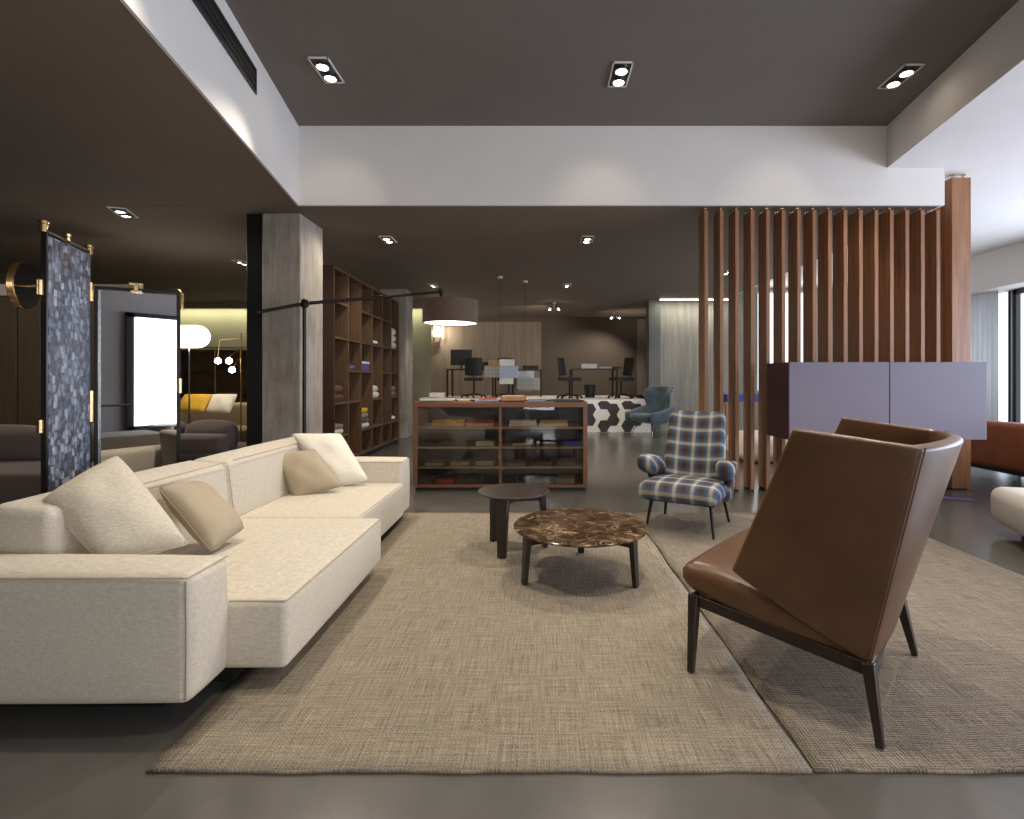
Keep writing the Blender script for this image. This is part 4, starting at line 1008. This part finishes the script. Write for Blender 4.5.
# ------------------------------------------------------------------ office on the platform
PZ = .71
def desk(cx_, cy_, sx, sy, label):
    t = thing('office_desk', label, 'desk', (cx_, cy_, PZ), group='desks on the platform')
    MB().box(-sx / 2, sx / 2, -sy / 2, sy / 2, .69, .72).build('desktop', 'dark_grey', t, world=False, bevel=.003)
    for a in (-1, 1):
        for b in (-1, 1): MB().box(a * (sx / 2 - .03) - .02, a * (sx / 2 - .03) + .02, b * (sy / 2 - .03) - .02, b * (sy / 2 - .03) + .02, 0, .69).build('leg', 'black_metal', t, world=False)
desk(-1.75, 13.4, 1.2, .8, 'black office desk with a monitor, left on the platform')
desk(1.32, 13.0, 1.15, .8, 'dark office desk with papers, right on the platform')
desk(-.35, 13.9, .8, .7, 'small dark desk behind the hanging mesh boxes')
mo = thing('computer_monitor', 'black computer monitor on the left platform desk', 'monitor', (-2.02, 13.35, PZ + .72))
MB().cbox((0, 0, .30), (.54, .03, .40), R(12)).build('screen', 'black', mo, world=False, bevel=.006)
MB().path([(0, .02, .0), (0, .02, .25)], .02, 8).build('stand', 'black_metal', mo, world=False); MB().cbox((0, .02, .006), (.22, .16, .012)).build('base', 'black_metal', mo, world=False)
def office_chair():
    t = thing('office_chair', 'x', 'office chair', (0, 0, 0), group='black office chairs on the platform')
    MB().soft((0, 0, .46), (.46, .46, .07), .03, (0, 0, .01), 4).build('seat', 'office', t, world=False, ang=80)
    MB().soft((0, .24, .76), (.42, .05, .42), .024, (0, .01, .01), 5, lambda p, u: (p[0], p[1] - .05 * u[0] ** 2, p[2]), rx=R(-8)).build('backrest', 'office', t, world=False, ang=80)
    MB().path([(0, .12, .43), (0, .25, .50), (0, .265, .7)], .016, 8).build('back_stem', 'black_metal', t, world=False)
    MB().path([(0, 0, .08), (0, 0, .43)], .025, 12).build('gas_column', 'black_metal', t, world=False)
    m_ = MB()
    for k in range(5):
        a = 2 * PI * k / 5 + .3; m_.path([(0, 0, .10), (.3 * math.cos(a), .3 * math.sin(a), .055)], [.022, .014], 8)
    m_.build('star_base', 'black_metal', t, world=False)
    for k in range(5):
        a = 2 * PI * k / 5 + .3; x, y = .3 * math.cos(a), .3 * math.sin(a)
        MB().path([(x - .02, y, .028), (x + .02, y, .028)], .028, 10).build('castor', 'black', t, world=False)
    return t
oc = office_chair()
spots = [(-1.62, 12.75, R(185), 'black office chair at the left desk with the monitor'), (-.78, 12.95, R(160), 'black office chair behind the hanging mesh boxes'),
         (1.93, 12.35, R(-70), 'black office chair right of the right desk'), (.70, 12.25, R(70), 'black office chair left of the right desk')]
for i, (x, y, rz, lab) in enumerate(spots):
    o = oc if i == 0 else dup(oc)
    place(o, (x, y, PZ), rz, lab)
wb = thing('waste_bin', 'black waste bin under the right desk', 'bin', (1.25, 13.0, PZ))
MB().lathe([(.12, 0), (.15, .32), (.14, .32), (.115, .01)], (0, 0, 0), 20).build('body', 'black', wb, world=False); MB().path([(.147 * math.cos(2 * PI * k / 24), .147 * math.sin(2 * PI * k / 24), .32) for k in range(25)], .006, 6).build('rim', 'dark_grey', wb, world=False)
def crate(name, x, y, z, d, mat, label, cat='box'):
    t = thing(name, label, cat, (x, y, z)); MB().box(-d[0] / 2, d[0] / 2, -d[1] / 2, d[1] / 2, 0, d[2] * .8).build('body', mat, t, world=False, bevel=.004)
    MB().box(-d[0] / 2 - .004, d[0] / 2 + .004, -d[1] / 2 - .004, d[1] / 2 + .004, d[2] * .8, d[2]).build('lid', mat, t, world=False, bevel=.003)
crate('white_box', 1.22, 12.95, PZ + .72, (.38, .28, .12), 'paper', 'white box on the right platform desk')
crate('paper_stack', 1.62, 12.95, PZ + .72, (.32, .24, .05), 'paper', 'low paper stack beside the white box on the desk', 'paper stack')
crate('paper_stack', 1.88, 12.9, PZ + .72, (.22, .24, .04), 'dark_grey', 'dark folder at the right end of the desk', 'folder')
crate('white_box', (437 - CX) * 11.7 / FPX, 11.75, PZ, (.30, .3, .15), 'paper', 'white box standing at the left edge of the platform')
crate('desk_box', -1.45, 13.35, PZ + .72, (.3, .24, .18), 'dark_grey', 'dark box on the left platform desk beside the monitor')
crate('desk_box', -.25, 13.85, PZ + .72, (.42, .3, .10), 'black', 'black box on the small desk behind the mesh boxes')
# mesh cube pendants
def make_mesh_mat():
    m = NT('silvery wire mesh'); sep = m.add('ShaderNodeSeparateXYZ'); m.link(m.coords(), sep.inputs[0])
    a = m.math('SINE', m.math('MULTIPLY', m.math('ADD', sep.outputs[0], sep.outputs[1]), 260)); b = m.math('SINE', m.math('MULTIPLY', sep.outputs[2], 260))
    m.color(m.ramp(m.math('MULTIPLY_ADD', m.math('ADD', a, b), .25, .5), [(.3, (120, 118, 112)), (.7, (205, 205, 200))])); m.b.inputs['Roughness'].default_value = .45
    m.b.inputs['Metallic'].default_value = .3; return m.m
M['mesh'] = make_mesh_mat()
M['mesh_pale'] = plain('pale silver blue mesh', (172, 184, 206), .5, .2, var=.15, scale=60)
def mesh_pendant(cpx, cpy, boxes, label):
    x, y = pl(cpx, cpy, LOW); t = thing('mesh_pendant_lamp', label, 'pendant lamp', (x, y, LOW), group='mesh box pendants')
    MB().lathe([(.05, LOW - .03), (.05, LOW)], (x, y, 0), 16).build('canopy', 'white', t)
    zt = max(at(0, b[1], y).z for b in boxes)
    MB().path([(x, y, LOW - .02), (x, y, zt - .03)], .003, 6).build('cable', 'black_metal', t)
    for (a0, b0, a1, b1, dd, mt) in boxes:
        p0 = at(a0, b1, y + dd); p1 = at(a1, b0, y + dd); MB().box(p0.x, p1.x, y + dd - .14, y + dd + .14, p0.z, p1.z).build('mesh_box', mt, t, bevel=.003)
mesh_pendant(500, 276.5, [(489, 360, 514, 366, .28, 'cardboard'), (485, 366, 514, 377.5, .30, 'mesh'), (500, 359.5, 514, 366, -.01, 'paper'), (500, 366, 518, 378, 0, 'mesh_pale'), (500, 378, 513, 384, .01, 'paper')], 'pendant of grey and pale blue mesh boxes above the counter, the left one')
mesh_pendant(525, 281, [(517, 371, 534, 378, .2, 'paper'), (517, 378, 540, 390, 0, 'mesh'), (514, 378, 530, 392, .3, 'cardboard')], 'pendant of grey mesh boxes above the counter, the lower right one')
# wall sconce
wsx = at(436, 335, 14.5)
sn = thing('wall_sconce', 'glowing brown and glass wall sconce at the left of the platform', 'wall lamp', (wsx.x, 14.6, wsx.z))
for (dx, dz, mt) in ((0, .24, 'globe'), (0, -.1, 'shade'), (.0, .05, 'bulb')):
    MB().lathe([(.09, -.09), (.09, .09)], (dx, 0, dz), 20).build('glass_cylinder', mt, sn, world=False)
MB().lathe([(.03, -.12), (.03, .32)], (.17, 0, .05), 12).build('glass_tube', 'globe', sn, world=False)
MB().box(-.05, .05, .05, .15, -.1, .2).build('wall_bracket', 'brass', sn, world=False)
add_light('sconce_light', 'POINT', (wsx.x + .1, 14.35, wsx.z + .1), 28, WARM, shadow_soft_size=.06)
add_light('sconce_wash', 'SPOT', (wsx.x + .02, 14.55, wsx.z - .15), 18, WARM, (wsx.x + .02, 14.7, 0), spot_size=R(35), spot_blend=.5, shadow_soft_size=.03)

# ------------------------------------------------------------------ beyond the slats
ls = thing('linear_ceiling_light', 'thin glowing linear light under the ceiling before the grey wallpaper', 'ceiling light', (3.4, 11.45, 2.9))
MB().box(2.62, 4.2, 11.35, 11.39, 2.915, 2.94).build('housing', 'white', ls); MB().box(2.62, 4.2, 11.35, 11.39, 2.90, 2.914).build('diffuser', 'strip', ls)
add_light('linear_beam', 'AREA', (3.4, 11.37, 2.88), 16, (1, .93, .78), (3.4, 11.65, 0), shape='RECTANGLE', size=1.5, size_y=.05)
wi = MB()
for q in ((5.05, 5.1), (5.65, 5.7), (6.25, 6.3)): wi.box(q[0], q[1], 12.24, 12.3, .9, 3.2)
wi.box(5.05, 6.3, 12.24, 12.3, .85, .9); wi.box(5.05, 6.3, 12.24, 12.3, 3.2, 3.25)
w5 = struct('window_5', wi, 'white', smooth=False); MB().box(5.1, 6.25, 12.27, 12.29, .9, 3.2).build('window_pane', 'daypane', w5)
add_light('daylight_far_window', 'AREA', (5.7, 12.15, 2.0), 30, (.9, .95, 1), (5.0, 8, 1.5), shape='RECTANGLE', size=1.1, size_y=2.2)
ct = thing('wooden_console', 'reddish wooden console seen between the slats', 'console table', (4.0, 9.2, 0))
MB().box(3.2, 4.45, 9.0, 9.5, .72, .76).build('tabletop', 'slat_wood', ct)
for x in (3.23, 4.38):
    for y in (9.04, 9.42): MB().box(x, x + .05, y, y + .05, 0, .72).build('leg', 'slat_wood', ct)
for k, (x, sx, mt, lb) in enumerate(((3.42, .28, 'blue_cloth', 'blue'), (3.80, .3, 'blue_cloth', 'darker blue'), (4.15, .24, 'orange_wood', 'orange'))):
    crate('cloth_box', x, 9.25, .76, (sx, .28, .14 + .08 * (k == 2)), mt, '%s box on the console between the slats, %s' % (lb, ['left', 'centre', 'right'][k]))
pf = thing('round_pouf', 'cream pouf on the floor beyond the slats', 'pouf', (3.2, 7.4, 0))
MB().soft((3.2, 7.4, .22), (.9, .7, .36), .12, (.02, .02, .03), 6).build('cushion', 'pale_ottoman', pf, ang=80); MB().box(2.9, 3.5, 7.2, 7.6, 0, .06).build('plinth', 'black', pf)

# ------------------------------------------------------------------ furniture at the right edge
cs = thing('leather_sofa', 'cognac leather sofa on thin black legs before the right window', 'sofa', (5.5, 5.4, 0))
MB().soft((5.13, 5.3, .43), (.24, 2.7, .50), .05, (.01, .01, .012), 8).build('backrest', 'cognac', cs, ang=80)
MB().soft((5.68, 5.3, .30), (.84, 2.4, .22), .05, (.01, .01, .02), 6).build('seat', 'cognac', cs, ang=80)
for yy in (3.97, 6.63): MB().soft((5.65, yy - (.0), .40), (.9, .14, .40), .04, n=4).build('armrest', 'cognac', cs, ang=80)
MB().box(5.03, 6.05, 3.98, 6.62, .14, .19).build('seat_frame', 'black_metal', cs)
for x in (5.08, 6.0):
    for y in (4.1, 6.5): MB().path([(x, y, .15), (x, y, 0)], .015, 8).build('leg', 'black_metal', cs)
ot = thing('padded_ottoman', 'large pale beige padded ottoman cut by the right edge of the view', 'ottoman', (3.81, 3.35, 0), R(-21))
# local x along the long side
MB().soft((.05, 0, .21), (1.25, .95, .27), .07, (.015, .015, .03), 8).build('cushion', 'pale_ottoman', ot, world=False, ang=80)
MB().path([(-.565, -.42, .30), (-.572, 0, .303), (-.565, .42, .30)], .004, 6).build('seam', 'linen_seam', ot, world=False)
MB().box(-.42, .52, -.35, .35, 0, .09).build('plinth', 'black', ot, world=False)
fd = thing('folder', 'small plum booklet lying on the floor by the broad post', 'booklet', (4.02, 5.0, 0), R(-25))
MB().box(-.13, .13, -.05, .05, 0, .008).build('cover', 'plum', fd, world=False); MB().box(-.125, .125, -.045, .045, .008, .012).build('pages', 'lilac_cloth', fd, world=False)
